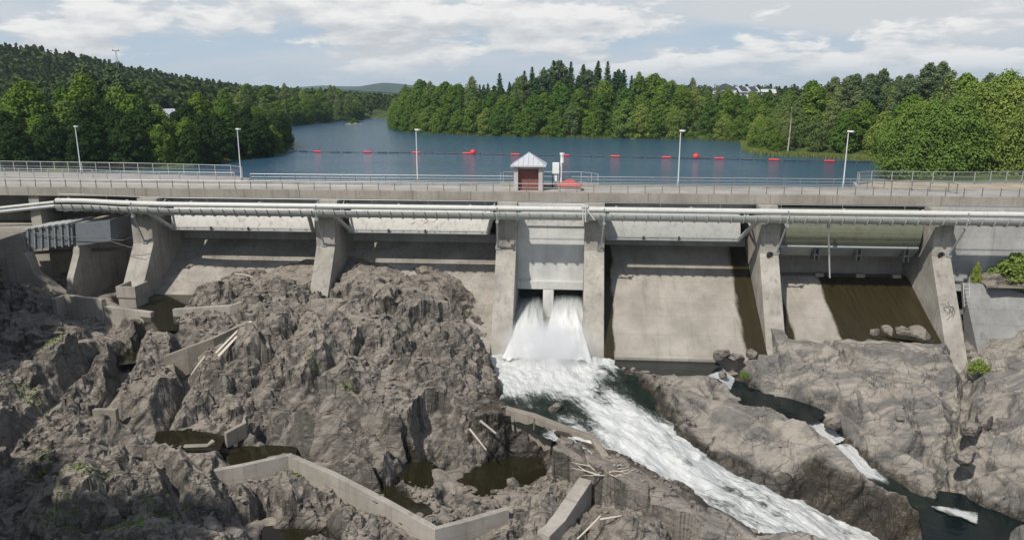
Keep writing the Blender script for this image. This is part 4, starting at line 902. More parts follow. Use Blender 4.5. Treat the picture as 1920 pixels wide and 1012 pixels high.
def hz_at(x, y):
    i = int(np.clip(np.searchsorted(gx, x), 0, nx-1)); j = int(np.clip(np.searchsorted(gy, y), 0, ny-1)); return float(Z[j, i])
# pools
for nm, lv, pg in POOLS:
    c_ = polyXY(pg, lv); m_ = c_.mean(0); big = m_+(c_-m_)*1.0
    out_ = []
    n = len(c_)
    for i in range(n):
        a = c_[i-1]; b = c_[i]; d = c_[(i+1) % n]; e = (d-a); nn = np.array([e[1], -e[0]]); nn = nn/(np.linalg.norm(nn)+1e-9)
        if np.dot(nn, b-m_) < 0: nn = -nn
        out_.append(b+nn*0.55)
    mb = MB(); mb.poly([(p[0], p[1], lv) for p in out_]); o = mb.build('pool_water', M['deep' if lv in (-18.75, -15.95, -14.75) else 'pool']); tag(o, kind='structure')
# stream water and its foam
def foam_mat():
    m, T, out = newmat('white_water'); f = T.new('ShaderNodeAttribute', attribute_name='foam').outputs['Fac']
    uvn = T.new('ShaderNodeUVMap', uv_map='flow').outputs[0]; P = geo_pos(T)
    n1 = T.noise(T.mapping(uvn, (0.35, 1.7, 1)), 1.0, 8, 0.68, 1.4); n2 = T.noise(T.mapping(uvn, (1.6, 4.5, 1)), 1.0, 6, 0.7, 0.8)
    n3 = T.noise(P, 1.1, 7, 0.7, 0.9); n = T.math('ADD', T.math('ADD', T.math('MULTIPLY', n1, 0.42), T.math('MULTIPLY', n2, 0.25)), T.math('MULTIPLY', n3, 0.35))
    k = T.math('ADD', T.math('SUBTRACT', n, 0.5), T.math('MULTIPLY', T.math('SUBTRACT', f, 0.5), 0.55))
    k = T.ss(k, -0.08, 0.12)
    wcol = T.mix(T.ss(f, 0.2, 0.9), (0.012, 0.020, 0.014), (0.055, 0.075, 0.058)); col = T.mix(k, wcol, T.mix(n2, (0.46, 0.48, 0.47), (0.70, 0.71, 0.70)))
    principled(T, out, col, T.mix(k, 0.08, 0.75, 'FLOAT'), T.math('ADD', n1, T.math('MULTIPLY', n2, 0.5)), 0.9, 0.3, 0.4, IOR=1.33); return m
M['foam'] = foam_mat()
def flow_mesh(name, X, Y, Zw, foam, s_, t_, mask, mat):
    ny, nx = X.shape; idx = np.arange(nx*ny).reshape(ny, nx)
    F = np.stack([idx[:-1, :-1], idx[:-1, 1:], idx[1:, 1:], idx[1:, :-1]], -1).reshape(-1, 4)
    k = (mask[:-1, :-1] & mask[1:, 1:] & mask[:-1, 1:] & mask[1:, :-1]).ravel(); F = F[k]
    o = mesh_np(name, np.stack([X, Y, Zw], -1).reshape(-1, 3), F, mat, smooth=True); me = o.data
    at = me.attributes.new('foam', 'FLOAT', 'POINT'); at.data.foreach_set('value', foam.astype(np.float32).ravel())
    uvl = me.uv_layers.new(name='flow'); S_ = s_.ravel()[F.ravel()]; T_ = t_.ravel()[F.ravel()]
    uvl.data.foreach_set('uv', np.stack([S_, T_], -1).astype(np.float32).ravel()); tag(o, kind='structure'); return o
wx, wy = np.meshgrid(np.arange(-6, 42, 0.14), np.arange(36, 76, 0.14))
b1, s1, t1, z1, w1 = along(SC, SWd, wx, wy)
fast = np.clip((s1-14)/6, 0, 1)
pl0 = DW((PIER[2][1]+PIER[3][0])/2, -10); dpl = np.hypot(wx-pl0.x, (wy-pl0.y)*0.8)
Zw = z1+0.40*fbm(s1*0.25, t1*0.6, 3, 4)*(0.6+fast)+0.08*fbm(s1*1.0, t1*3.0, 8, 3)+0.22*fbm(wx*1.5, wy*1.5, 18, 4)+0.5*np.exp(-(dpl/4.5)**2)*(0.6+fbm(wx*.8, wy*.8, 66, 4))-0.10*(np.abs(t1)/w1)**2
foam = 1.25*np.exp(-(dpl/6.0)**2)+0.27+0.44*fast+0.12*np.clip((s1-20)/5, 0, 1)-0.38*np.abs(t1/w1)**3*fast*np.clip(1.25-np.abs(t1/w1+0.05)**2*1.0, 0, 1)+0.5*fbm(s1*0.22, t1*0.45, 12, 3)
foam -= 0.22*np.exp(-((s1-13)/3.5)**2)
foam += 0.35*np.exp(-((s1-19)/3)**2)*np.exp(-((t1-0.5)/1.5)**2)
foam = np.where(wx > 10.5-0.0*(wy), foam-0.35*(1-fast), foam)
foam += 0.45*np.clip(t1/w1, 0, 1.2)*(1-np.clip((s1-12)/3, 0, 1))
mask = b1 < w1+2.0
flow_mesh('stream_water', wx, wy, Zw, foam, s1, t1, mask & (foam > -9), M['foam'])
for (c_, hwid), nm in zip(CHW, ('a', 'b', 'c', 'd')):
    x0 = min(p.x for p in c_)-2; x1 = max(p.x for p in c_)+2; y0 = min(p.y for p in c_)-2; y1 = max(p.y for p in c_)+2
    qx, qy = np.meshgrid(np.arange(x0, x1, 0.1), np.arange(y0, y1, 0.1)); b2, s2, t2, z2, w2 = along(c_, [hwid]*len(c_), qx, qy, False)
    fm = 0.68+0.35*np.clip(s2/1.5, 0, 1)+0.3*fbm(qx, qy, 5, 3)-0.25*(np.abs(t2)/hwid)
    if nm == 'c': fm -= 0.9*np.clip((s2-3.2)/2, 0, 1)
    Lc_ = sum((c_[i+1]-c_[i]).xy.length for i in range(len(c_)-1)); mk_ = (b2 < hwid*1.2) & (s2 > 0.01) & (s2 < Lc_-0.01)
    if nm == 'd': fm -= 0.12+0.5*(np.abs(t2)/hwid)+0.35*np.clip(np.abs(s2-2.2)-1.4, 0, 2); mk_ = mk_ & (fm > 0.36)
    flow_mesh('side_stream_water', qx, qy, z2+0.12*fbm(s2, t2*2, 6, 3)+0.02, fm, s2, t2*2, mk_, M['foam'])
# ---- the two jets from the outlets, and their spray
def jet_mat():
    m, T, out = newmat('jet_water'); f = T.new('ShaderNodeAttribute', attribute_name='foam').outputs['Fac']
    uvn = T.new('ShaderNodeUVMap', uv_map='flow').outputs[0]
    n = T.noise(T.mapping(uvn, (0.10, 1.5, 1)), 1.0, 5, 0.6, 0.3)
    k = T.ss(T.math('ADD', f, T.math('MULTIPLY', T.math('SUBTRACT', n, 0.5), 0.5)), 0.0, 0.85)
    p = T.new('ShaderNodeBsdfDiffuse', Color=T.mix(k, (0.36, 0.40, 0.40, 1), (0.66, 0.67, 0.66, 1))); tr = T.new('ShaderNodeBsdfTransparent')
    mx = T.new('ShaderNodeMixShader', Fac=T.math('MULTIPLY', k, 0.93)); T.l.new(tr.outputs[0], mx.inputs[1]); T.l.new(p.outputs[0], mx.inputs[2]); T.l.new(mx.outputs[0], out.inputs[0]); return m
M['jet'] = jet_mat()
for a, b in ((PIER[2][1]+0.1, da-0.05), (dbb+0.05, PIER[3][0]-0.1)):
    su, tv = np.meshgrid(np.linspace(0, 1, 60), np.linspace(0, 1, 90)); mid = (a+b)/2; w0 = (b-a)/2
    for layer in range(3):
        spread = 1+0.75*tv**2*(0.8+0.15*layer); uu = mid+(su*2-1)*w0*spread
        uu = np.clip(uu, PIER[2][1]-0.8*np.clip(tv-0.75, 0, 1)*4, PIER[3][0]+0.8*np.clip(tv-0.7, 0, 1)*4)
        vv = 0.5-9.9*tv-0.5*layer*tv; zz = (-11.4+0.35*layer)-1.0*tv-3.1*tv**2
        zz = zz+(0.55*(1-(su*2-1)**2)*tv)+(0.10+0.45*tv)*fbm(su*5+layer*9, tv*3.5, 21+layer, 4)
        Xw = uu*cos(YAW)+vv*sin(YAW); Yw = OY-uu*sin(YAW)+vv*cos(YAW)
        fo_ = (0.14 if a < da-1 else 0.30)+1.15*tv-0.12*np.abs(su*2-1)**3-0.10*layer
        flow_mesh('jet_water', Xw, Yw, zz, fo_, tv*20, su*4+layer*3, np.ones_like(su, bool), M['jet'])
def mist_mat():
    m, T, out = newmat('spray_mist'); tcx = T.new('ShaderNodeTexCoord').outputs['Object']
    ln = T.new('ShaderNodeVectorMath', operation='LENGTH'); T.l.new(tcx, ln.inputs[0])
    n = T.noise(geo_pos(T), 0.7, 4, 0.6); f = T.ss(ln.outputs['Value'], 1.0, 0.15)
    d = T.math('MULTIPLY', f, T.math('MULTIPLY', T.ss(n, 0.2, 0.75), 2.2))
    v = T.new('ShaderNodeVolumePrincipled', Color=(0.95, 0.96, 0.97, 1), Density=d, Anisotropy=0.2); T.l.new(v.outputs[0], out.inputs['Volume']); return m
M['mist'] = mist_mat()
bm_n = 24; mb = MB(); rings = []
for i in range(1, 12):
    ph = pi*i/12; rings.append([len(mb.v)+j for j in range(bm_n)]); mb.v += [(sin(ph)*cos(2*pi*j/bm_n), sin(ph)*sin(2*pi*j/bm_n), cos(ph)) for j in range(bm_n)]
for i in range(10):
    for j in range(bm_n): j2 = (j+1) % bm_n; mb.f.append([rings[i][j], rings[i+1][j], rings[i+1][j2], rings[i][j2]])
mb.v += [(0, 0, 1), (0, 0, -1)]
for j in range(bm_n): j2 = (j+1) % bm_n; mb.f.append([len(mb.v)-2, rings[0][j], rings[0][j2]]); mb.f.append([len(mb.v)-1, rings[-1][j2], rings[-1][j]])
ms = mb.build('spray_mist', M['mist']); tag(ms, kind='stuff', label='white spray hanging over the foot of the two outlets', cat='spray'); ms.location = DW((PIER[2][1]+PIER[3][0])/2, -8.6, -14.2); ms.scale = (5.9, 5.0, 3.5); ms.rotation_euler = (0, 0, -YAW)

# ---- low concrete walls among the rocks: top line in pixels with heights
def low_wall(label, pts, th, depth, mat='oldwall', back=True):
    P = [PZ(*q) for q in pts]; o = P[0].copy(); o.z -= depth; t = empty('low_wall', o, 0, label, 'wall', 'old concrete walls among the rocks'); n = len(P)
    A, B = [], []
    for i in range(n):
        d = (P[min(i+1, n-1)]-P[max(i-1, 0)]); d.z = 0; d.normalize(); nn = Vector((-d.y, d.x, 0))
        if nn.y < 0: nn = -nn
        A.append(P[i]-o); B.append(P[i]+nn*th-o)
    mb = MB(); k = len(mb.v)
    for i in range(n): mb.v += [tuple(A[i]), tuple(B[i]), tuple(B[i]-Vector((0, 0, depth))), tuple(A[i]-Vector((0, 0, depth)))]
    for i in range(n-1):
        a = 4*i; c = a+4
        for j in range(4): mb.f.append([a+j, a+(j+1) % 4, c+(j+1) % 4, c+j])
    mb.f.append([0, 3, 2, 1]); e = 4*(n-1); mb.f.append([e, e+1, e+2, e+3])
    mb.build('wall_body', M[mat], t, 0.03); return t
for q in WALLS: low_wall(*q[1:])
# ---- planks, driftwood
def stick(name, label, cat, mat, pts, r, k=6, group=None):
    P = [PZ(*q) for q in pts]; o = P[0]; mb = MB(); mb.tube([p-o for p in P], r, k); ob = mb.build(name, M[mat], None, 0, False, o); tag(ob, label, cat, group); return ob
def plank(label, p0, p1, w_):
    a, b = PZ(*p0), PZ(*p1); d = (b-a).normalized(); s_ = d.cross(Vector((0, 0, 1))).normalized()*w_/2; up = s_.cross(d).normalized()*0.06; o = a
    if up.z < 0: up = -up
    mb = MB(); mb.hexa([a-s_-o, a+s_-o, b+s_-o, b-s_-o, a-s_+up-o, a+s_+up-o, b+s_+up-o, b-s_+up-o]); ob = mb.build('plank', M['driftw'], None, 0.01, False, o); tag(ob, label, 'plank', 'planks lying on the rocks')
plank('longest pale plank, upper of the two lying against the slanting wall', (410, 668, -11.4), (471, 602, -9.6), 0.28)
plank('pale plank lying just left of the longest plank', (405, 662, -11.2), (448, 618, -10.0), 0.22)
stick('driftwood', 'crooked bleached branch lying left below the two planks', 'branch', 'driftw', [(358, 703, -12.4), (372, 684, -12.0), (384, 668, -11.5)], [0.05, 0.09, 0.07])
stick('driftwood', 'straight bleached pole lying on the dark rock at the middle', 'branch', 'driftw', [(880, 803, -14.4), (912, 843, -15.7)], [0.08, 0.05])
stick('driftwood', 'short brown log lying upper right of the bleached pole', 'log', 'wood', [(900, 788, -14.2), (930, 812, -15.0)], [0.1, 0.08])
stick('driftwood', 'thin curved pale hose or branch on the rocks by the second spillway bay', 'branch', 'driftw', [(440, 513, -8.5), (465, 516, -8.5), (486, 526, -8.7)], 0.06)
stick('driftwood', 'white stick crossing the rocks just right of the thick wall', 'branch', 'driftw', [(1125, 973, -17.1), (1150, 969, -17.0), (1175, 964, -16.9)], [0.07, 0.06, 0.03])
stick('driftwood', 'grey branch slanting down from the white stick by the thick wall', 'branch', 'driftw', [(1082, 1010, -17.9), (1105, 988, -17.5), (1126, 966, -17.0)], [0.05, 0.07, 0.05])
stick('driftwood', 'short dark post standing up by the curved stream wall', 'post', 'bark', [(1001, 806, -15.0), (1002, 784, -14.2)], 0.07)
o = PZ(1133, 890, -16.2); mb = MB()
for i in range(26):
    a = R.uniform(-1.2, 1.2)*1.2+R.choice((0, pi)); L = R.uniform(0.7, 2.3); p = Vector((R.uniform(-.5, .5), R.uniform(-.3, .3), R.uniform(0, .3))); pts = [p]
    for j in range(4): a += R.uniform(-.35, .35); p = p+Vector((cos(a)*L/4, sin(a)*L/5, R.uniform(-.03, .16)+0.02*j)); pts.append(p)
    mb.tube(pts, [0.06, 0.05, 0.04, 0.028, 0.012], 5)
ob = mb.build('driftwood_tangle', M['driftw'], None, 0, False, o); tag(ob, 'tangle of bleached driftwood branches on the end of the thick wall', 'driftwood')

# ---- boulders
def boulder_mesh(name, seed):
    rr = np.random.RandomState(seed); n = 26; V = []
    import bmesh
    bm = bmesh.new(); bmesh.ops.create_icosphere(bm, subdivisions=3, radius=1)
    pl_ = [(Vector(rr.normal(size=3)).normalized(), rr.uniform(0.55, 0.85)) for _ in range(13)]
    for v in bm.verts:
        for nrm, d in pl_:
            k = v.co.dot(nrm)
            if k > d: v.co -= nrm*(k-d)
        v.co += Vector(mnoise.noise_vector(v.co*2.2+Vector((seed, 0, 0))))*0.09
    me = bpy.data.meshes.new(name); bm.to_mesh(me); bm.free(); me.materials.append(M['stone']); return me
BM = [boulder_mesh('boulder', s) for s in range(6)]
def boulder(px, py, z, s, label, flat=0.75, k=None):
    p = PZ(px, py, z); o = bpy.data.objects.new('boulder', BM[R.randrange(6) if k is None else k]); C.objects.link(o)
    o.location = p; o.scale = (s*R.uniform(.9, 1.25), s*R.uniform(.8, 1.1), s*flat); o.rotation_euler = (R.uniform(-.3, .3), R.uniform(-.3, .3), R.uniform(0, 6.28)); tag(o, label, 'boulder', 'boulders among the bedrock')
for q in ((960, 905, -17.6, 0.62, 'pale boulder standing in the dark pool left of the thick wall'), (786, 968, -17.8, 0.45, 'pale boulder at the wet gully above the bend of the long wall'),
          (842, 975, -17.8, 0.35, 'small stone right above the bend of the long pale wall'), (712, 935, -17.0, 0.5, 'boulder lying against the upper side of the long pale wall'),
          (1352, 664, -13.7, 0.95, 'grey boulder left end of the boulder row below the leaking spillway'), (1378, 670, -13.9, 0.75, 'second boulder of the row below the leaking spillway'), (1408, 662, -13.5, 0.8, 'boulder at the foot of the fifth pier, right end of its row'),
          (1725, 628, -12.55, 1.19, 'largest boulder on the wet spillway foot against the last pier'), (1697, 624, -12.55, 1.00, 'boulder left of the largest one at the wet spillway foot'), (1665, 623, -12.55, 0.94, 'flat boulder in the middle of the puddle below the wet spillway'), (1640, 624, -12.55, 0.62, 'leftmost low boulder in the puddle below the wet spillway'),
          (1563, 795, -15.9, 0.85, 'smooth tan boulder right of the small second waterfall'), (1040, 765, -14.9, 0.6, 'dark boulder breaking the white water below the outlets'), (1355, 703, -14.9, 0.5, 'black wet rock in the small first waterfall'),
          (1820, 805, -14.9, 1.0, 'upper boulder in the crack at the right'), (1810, 855, -15.9, 0.9, 'lower boulder in the crack at the right'), (1845, 790, -14.8, 0.8, 'boulder right of the upper one in the right crack')):
    boulder(*q)
# loose rubble too small to count
bigV, bigF, off = [], [], 0
rs = np.random.RandomState(3); base_me = BM[0]; small = []
import bmesh
for s in range(4):
    bm = bmesh.new(); bmesh.ops.create_icosphere(bm, subdivisions=1, radius=1); nn = [(Vector(rs.normal(size=3)).normalized(), rs.uniform(0.45, 0.8)) for _ in range(8)]
    for v in bm.verts:
        for nrm, d in nn:
            k = v.co.dot(nrm)
            if k > d: v.co -= nrm*(k-d)
    bm.verts.ensure_lookup_table(); small.append((np.array([v.co[:] for v in bm.verts]), np.array([[v.index for v in f.verts] for f in bm.faces]))); bm.free()
cnt = 0
while cnt < 1500:
    x = rs.uniform(-36, 34); y = rs.uniform(40, 74); j = min(ny-1, int(np.searchsorted(gy, y))); i = min(nx-1, int(np.searchsorted(gx, x)))
    if st[j, i] > 1.0 or ins[j, i] > 0.3 or allpool[j, i] > 0.2 or rgt[j, i] > 0.5 and rs.rand() < 0.9 or fbm(np.array([x/4]), np.array([y/4]), 70, 3)[0] < 0.02: continue
    ud_, vd_ = uv_of((x, y))
    if vd_ > -6: continue
    s = 0.07+0.28*rs.rand()**2.5; V, Fc = small[rs.randint(4)]; a = rs.uniform(0, 6.28); Rm = np.array([[cos(a), -sin(a), 0], [sin(a), cos(a), 0], [0, 0, 0.7]])
    bigV.append(V@Rm.T*s*rs.uniform(.7, 1.4, 3)+[x, y, Z[j, i]+s*0.2]); bigF.append(Fc+off); off += len(V); cnt += 1
rb_ = mesh_np('rubble', np.concatenate(bigV), np.concatenate(bigF), M['stone']); tag(rb_, 'loose angular stones scattered over the bedrock below the dam', 'rubble', kind='stuff')
# ------------------------------------------------------------------ lake, banks, hills
LZ = -1.5
shore = [DW(-72, 6.9), DW(42, 6.9)]
shore = [(p.x, p.y) for p in shore]
def sp(*pts): return [tuple(PZ(x, y, LZ)[:2]) for x, y in pts]
RSH = sp((1668, 330), (1662, 306), (1600, 298), (1500, 293), (1440, 291), (1404, 282), (1400, 270))
CSH = sp((1400, 268), (1340, 263), (1290, 261), (1200, 260), (1100, 258), (1000, 257), (900, 254), (820, 251), (760, 248), (737, 240), (735, 230), (739, 222))
FSH = sp((690, 221), (672, 225), (620, 229), (556, 236), (500, 243))
LSH = sp((480, 255), (545, 268), (550, 283), (500, 295), (430, 304), (370, 312), (250, 318), (100, 323), (-60, 327))
lake_poly = np.array(shore+RSH+CSH+FSH+LSH+[(-150, 112), (-150, 96)])
def land_h(X, Y):
    d = -sdf(lake_poly, X, Y); h = np.where(d > 0, LZ+0.15+1.6*(1-np.exp(-d/6)), LZ-0.1-1.5*np.clip(-d/4, 0, 1))
    on = np.clip(d/15, 0, 1)
    def g(cx_, cy_, sx_, sy_, a): return a*np.exp(-(((X-cx_)/sx_)**2+((Y-cy_)/sy_)**2))
    hills = g(-285, 420, 95, 110, 26)+g(-135, 250, 60, 60, 3)+g(22, 262, 40, 30, 5)+g(120, 235, 60, 50, 2.5)+g(90, 175, 40, 25, 2)+g(-60, 470, 80, 60, 1)+g(120, 420, 120, 90, 6)+g(165, 190, 50, 60, 5)
    return h+on*hills+on*0.6*fbm(X/15, Y/15, 61, 3)
gx2 = np.arange(-420, 420.1, 4.0); gy2 = np.concatenate([np.arange(84, 240, 2.5), np.arange(240, 720, 6.0)]); LX, LY = np.meshgrid(gx2, gy2); LH = land_h(LX, LY)
uL = LX*cos(YAW)-(LY-OY)*sin(YAW); vL = LX*sin(YAW)+(LY-OY)*cos(YAW)
LH = np.where((vL < 14) & (uL > 36) & (uL < 130), np.minimum(LH, -0.6), LH); LH = np.where((vL < 18) & (uL < -30), np.minimum(LH, -3), LH)
n2y, n2x = LX.shape; ii = np.arange(n2x*n2y).reshape(n2y, n2x); F2 = np.stack([ii[:-1, :-1], ii[:-1, 1:], ii[1:, 1:], ii[1:, :-1]], -1).reshape(-1, 4)
land = mesh_np('banks', np.stack([LX, LY, LH], -1).reshape(-1, 3), F2, M['ground'], True); tag(land, kind='structure')
mb = MB(); mb.poly([(*DW(-150, 4.7).xy, LZ), (*DW(75, 4.6).xy, LZ), (420, 120, LZ), (420, 700, LZ), (-420, 700, LZ), (-420, 100, LZ)]); lk = mb.build('lake', M['lake']); tag(lk, kind='structure')
# the land far beyond, one sheet out to the horizon
mb = MB(); mb.box((-4400, -290, -30), (4400, 4400, -25)); o = mb.build('distant_ground', M['ground']); tag(o, kind='structure')
def ridge(name, x0, x1, Y, top, depth, seed, mat):
    n = 90; xs = np.linspace(x0, x1, n); js = np.linspace(0, 1, 14); Xr, J = np.meshgrid(xs, js); prof = np.array([top(x) for x in xs])
    Zr = -26+(prof[None, :]+26)*np.sin(np.pi*J)**0.7+fbm(Xr/120, J*3, seed, 4)*10; Yr = Y+depth*(J-0.5); k = np.arange(n*14).reshape(14, n)
    Fr = np.stack([k[:-1, :-1], k[:-1, 1:], k[1:, 1:], k[1:, :-1]], -1).reshape(-1, 4); o = mesh_np(name, np.stack([Xr, Yr, Zr], -1).reshape(-1, 3), Fr, mat, True); tag(o, kind='structure'); return o
def hill_mat():
    m, T, out = newmat('far_hill'); P = geo_pos(T); c = T.mix(T.ss(T.noise(P, 0.02, 7, 0.7), 0.4, 0.62), (0.022, 0.042, 0.02), (0.05, 0.075, 0.035)); principled(T, out, c, 0.95, T.noise(P, 0.03, 5), 1.0, 8, 0.05); return m
M['hill'] = hill_mat()
def pxz(x, y, Y): return PY(x, y, Y)
ridge('far_hill', -1700, -250, 3200, lambda x: 22+26*exp(-((x+560)/120)**2)*0.8+18*exp(-((x+400)/180)**2), 900, 3, M['hill'])
ridge('far_hill', -3200, 3200, 3700, lambda x: 26+ (24 if -900 < x < -380 else 24*exp(-(min(abs(x+900), abs(x+380))/130)**2))+4*sin(x/90), 900, 5, M['hill'])
ridge('far_hill', -1600, 600, 1500, lambda x: 6+16*exp(-((x+610)/140)**2)+5*exp(-((x+330)/200)**2)+3*sin(x/60.), 400, 8, M['hill'])

# ------------------------------------------------------------------ trees
def quads(name, Cn, Nn, sz, tone, mat, asp=1.5, parent=None):
    """Cn centres, Nn normals -> little leaf faces"""
    rs = np.random.RandomState(len(Cn)); n = len(Cn); rv = rs.normal(size=(n, 3)); a = np.cross(Nn, rv); a /= np.linalg.norm(a, axis=1)[:, None]+1e-9; b = np.cross(Nn, a)
    a = a*sz[:, None]*asp*0.5; b = b*sz[:, None]*0.5
    V = np.stack([Cn-a, Cn-b*0.9, Cn+a, Cn+b], 1).reshape(-1, 3); F = np.arange(n*4).reshape(-1, 4)
    o = mesh_np(name, V, F, mat, False, parent); at = o.data.attributes.new('tone', 'FLOAT', 'POINT'); at.data.foreach_set('value', np.repeat(tone, 4).astype(np.float32)); return o
def unit(v): return v/(np.linalg.norm(v, axis=1)[:, None]+1e-9)
def trunk_mesh(name, H, r, mat, parent, limbs, seed, lean=0.03):
    rr = random.Random(seed); mb = MB(); pts = [Vector((rr.uniform(-lean, lean)*H*(k/6), rr.uniform(-lean, lean)*H*(k/6), H*k/6)) for k in range(7)]; mb.tube(pts, [r*(1-0.13*k) for k in range(7)], 6)
    for L in limbs: mb.tube(L, [r*0.4, r*0.25, r*0.12], 4)
    return mb.build(name, mat, parent)
PROTO = {}
def broad(key, seed, H, Rr, base, nb, leaves, lsz, mat, bark='bark', droop=0.0, gap=0.0):
    rs = np.random.RandomState(seed); root = empty('broadleaf_tree' if key[0] != 'b' else 'birch_tree')
    C_, N_, S_, T_ = [], [], [], []; limbs = []
    for k in range(nb):
        t = (k+0.5)/nb; z = base+(1-base)*t; env = sin(pi*min(1, (0.18+0.82*t))**0.8)**0.55*(1.0 if t < 0.6 else 1-0.55*((t-0.6)/0.4)**1.6)
        ang = k*2.399+rs.uniform(-.5, .5); rad = Rr*env*(0.35+0.5*rs.rand()**0.5); br = Rr*(0.24+0.20*rs.rand())*(0.75+0.5*env)*0.92
        c = np.array([rad*cos(ang), rad*sin(ang), z*H-br*0.5]); n = int(leaves/nb*(br/(Rr*0.34))**2)
        d = unit(rs.normal(size=(n, 3))); d[:, 2] = np.abs(d[:, 2])*np.where(rs.rand(n) < 0.75, 1, -1); rr_ = br*(0.55+0.5*rs.rand(n)**0.7+0.35*(rs.rand(n) > 0.9)*rs.rand(n)); lump = 1+0.22*np.sin(d[:, 0]*5+k)*np.cos(d[:, 1]*6-k)
        P = c+d*(rr_*lump)[:, None]*[1.08, 1.08, 0.80]
        if droop: P[:, 2] -= droop*np.abs(rs.normal(size=n))*rr_
        keep = rs.rand(n) > gap; P = P[keep]; d = d[keep]; C_.append(P); N_.append(unit(d+rs.normal(size=d.shape)*0.55+[0, 0, 0.25])); S_.append(lsz*rs.uniform(.6, 1.4, len(P))); T_.append(np.clip(0.25+0.5*rs.rand()+0.25*rs.rand(len(P)), 0, 1))
        if k % 3 == 0: limbs.append([(0, 0, max(0.15, z-0.25)*H), (c[0]*.5, c[1]*.5, (z-0.08)*H-br*.5), tuple(c)])
    quads('crown', np.concatenate(C_), np.concatenate(N_), np.concatenate(S_), np.concatenate(T_), M[mat], 1.4, root)
    trunk_mesh('trunk', H*0.88, 0.022*H if bark == 'bark' else 0.014*H, M[bark], root, limbs, seed); PROTO[key] = root
def spruce(key, seed, H, Rr, base, mat='spruce', layers=34, dens=1.0):
    rs = np.random.RandomState(seed); root = empty('spruce_tree'); C_, N_, S_, T_ = [], [], [], []
    for k in range(layers):
        t = k/(layers-1); z = base+(1-base)*t; R_ = Rr*(1-t)**0.75*(0.82+0.36*rs.rand())+0.25; nbk = int(7+7*(1-t))
        for j in range(nbk):
            a = 2*pi*j/nbk+rs.uniform(-.3, .3)+k; L = R_*(0.75+0.45*rs.rand()); m = int(max(4, L*7*dens)); q = rs.rand(m)**0.7
            x = q*L; dz = -0.34*x-0.02*x*x+0.12*(q > 0.85); w_ = (rs.rand(m)-0.5)*0.5*(0.3+q*L*0.32)*1.5
            P = np.stack([x*cos(a)-w_*sin(a), x*sin(a)+w_*cos(a), z*H+dz+rs.normal(size=m)*0.07], 1); C_.append(P); n_ = np.tile([cos(a)*0.55, sin(a)*0.55, 0.8], (m, 1))+rs.normal(size=(m, 3))*0.4; N_.append(unit(n_)); S_.append(0.42*rs.uniform(.6, 1.4, m)); T_.append(np.full(m, rs.rand())*0.7+0.3*q)
    quads('crown', np.concatenate(C_), np.concatenate(N_), np.concatenate(S_), np.concatenate(T_), M[mat], 1.7, root)
    trunk_mesh('trunk', H*0.97, 0.016*H, M['bark'], root, [], seed, 0.003); PROTO[key] = root
broad('o1', 1, 13, 4.6, 0.05, 46, 9500, 0.40, 'leaf'); broad('o2', 2, 15, 4.4, 0.04, 50, 9500, 0.42, 'leaf'); broad('o3', 3, 11, 4.4, 0.03, 42, 9000, 0.38, 'leaf')
broad('y1', 4, 13, 4.8, 0.03, 52, 11000, 0.36, 'leafy'); broad('y2', 5, 12, 5.2, 0.02, 56, 12000, 0.36, 'leafy')
broad('b1', 6, 16, 2.9, 0.22, 46, 6500, 0.30, 'birch', 'pbark', 0.35, 0.25); broad('b2', 7, 14, 3.1, 0.12, 44, 6500, 0.30, 'birch', 'pbark', 0.3, 0.2)
spruce('s1', 8, 15, 3.3, 0.06); spruce('s2', 9, 16.5, 3.0, 0.1); spruce('s3', 10, 13, 3.3, 0.05)
broad('p1', 11, 16, 3.6, 0.42, 26, 5200, 0.36, 'pine'); PROTO['p1'].name = 'pine_tree'; broad('p2', 12, 17, 3.2, 0.5, 22, 4600, 0.36, 'pine'); PROTO['p2'].name = 'pine_tree'
broad('w1', 23, 13, 5.0, 0.02, 95, 17000, 0.27, 'leafy'); broad('w2', 24, 12.5, 5.2, 0.02, 100, 17000, 0.27, 'leafy'); broad('d1', 21, 12, 4.6, 0.05, 44, 9000, 0.40, 'shade_leaf'); broad('d2', 22, 13, 4.4, 0.1, 44, 9000, 0.42, 'shade_leaf'); broad('c1', 13, 11, 4.6, 0.1, 36, 7000, 0.40, 'copper'); broad('u1', 14, 3.2, 2.4, 0.0, 22, 2600, 0.26, 'leafy'); PROTO['u1'].name = 'bush'; broad('u2', 15, 3.0, 2.2, 0.0, 20, 2400, 0.27, 'leaf'); PROTO['u2'].name = 'bush'
LOOK = {'w': 'full feathery willow', 'd': 'broadleaf tree painted shade-dark', 'o': 'round dark green broadleaf tree', 'y': 'bushy yellow-green broadleaf tree', 'b': 'slender light green birch', 's': 'dark pointed spruce', 'p': 'tall loose crowned pine', 'c': 'dark purple-leaved copper tree', 'u': 'low leafy bush'}
CAT = {'w': 'tree', 'd': 'shade_leaf', 'o': 'tree', 'y': 'tree', 'b': 'birch', 's': 'spruce', 'p': 'pine', 'c': 'tree', 'u': 'bush'}
used = set(); PLACED = []; W_L_ = 'left bank wood'
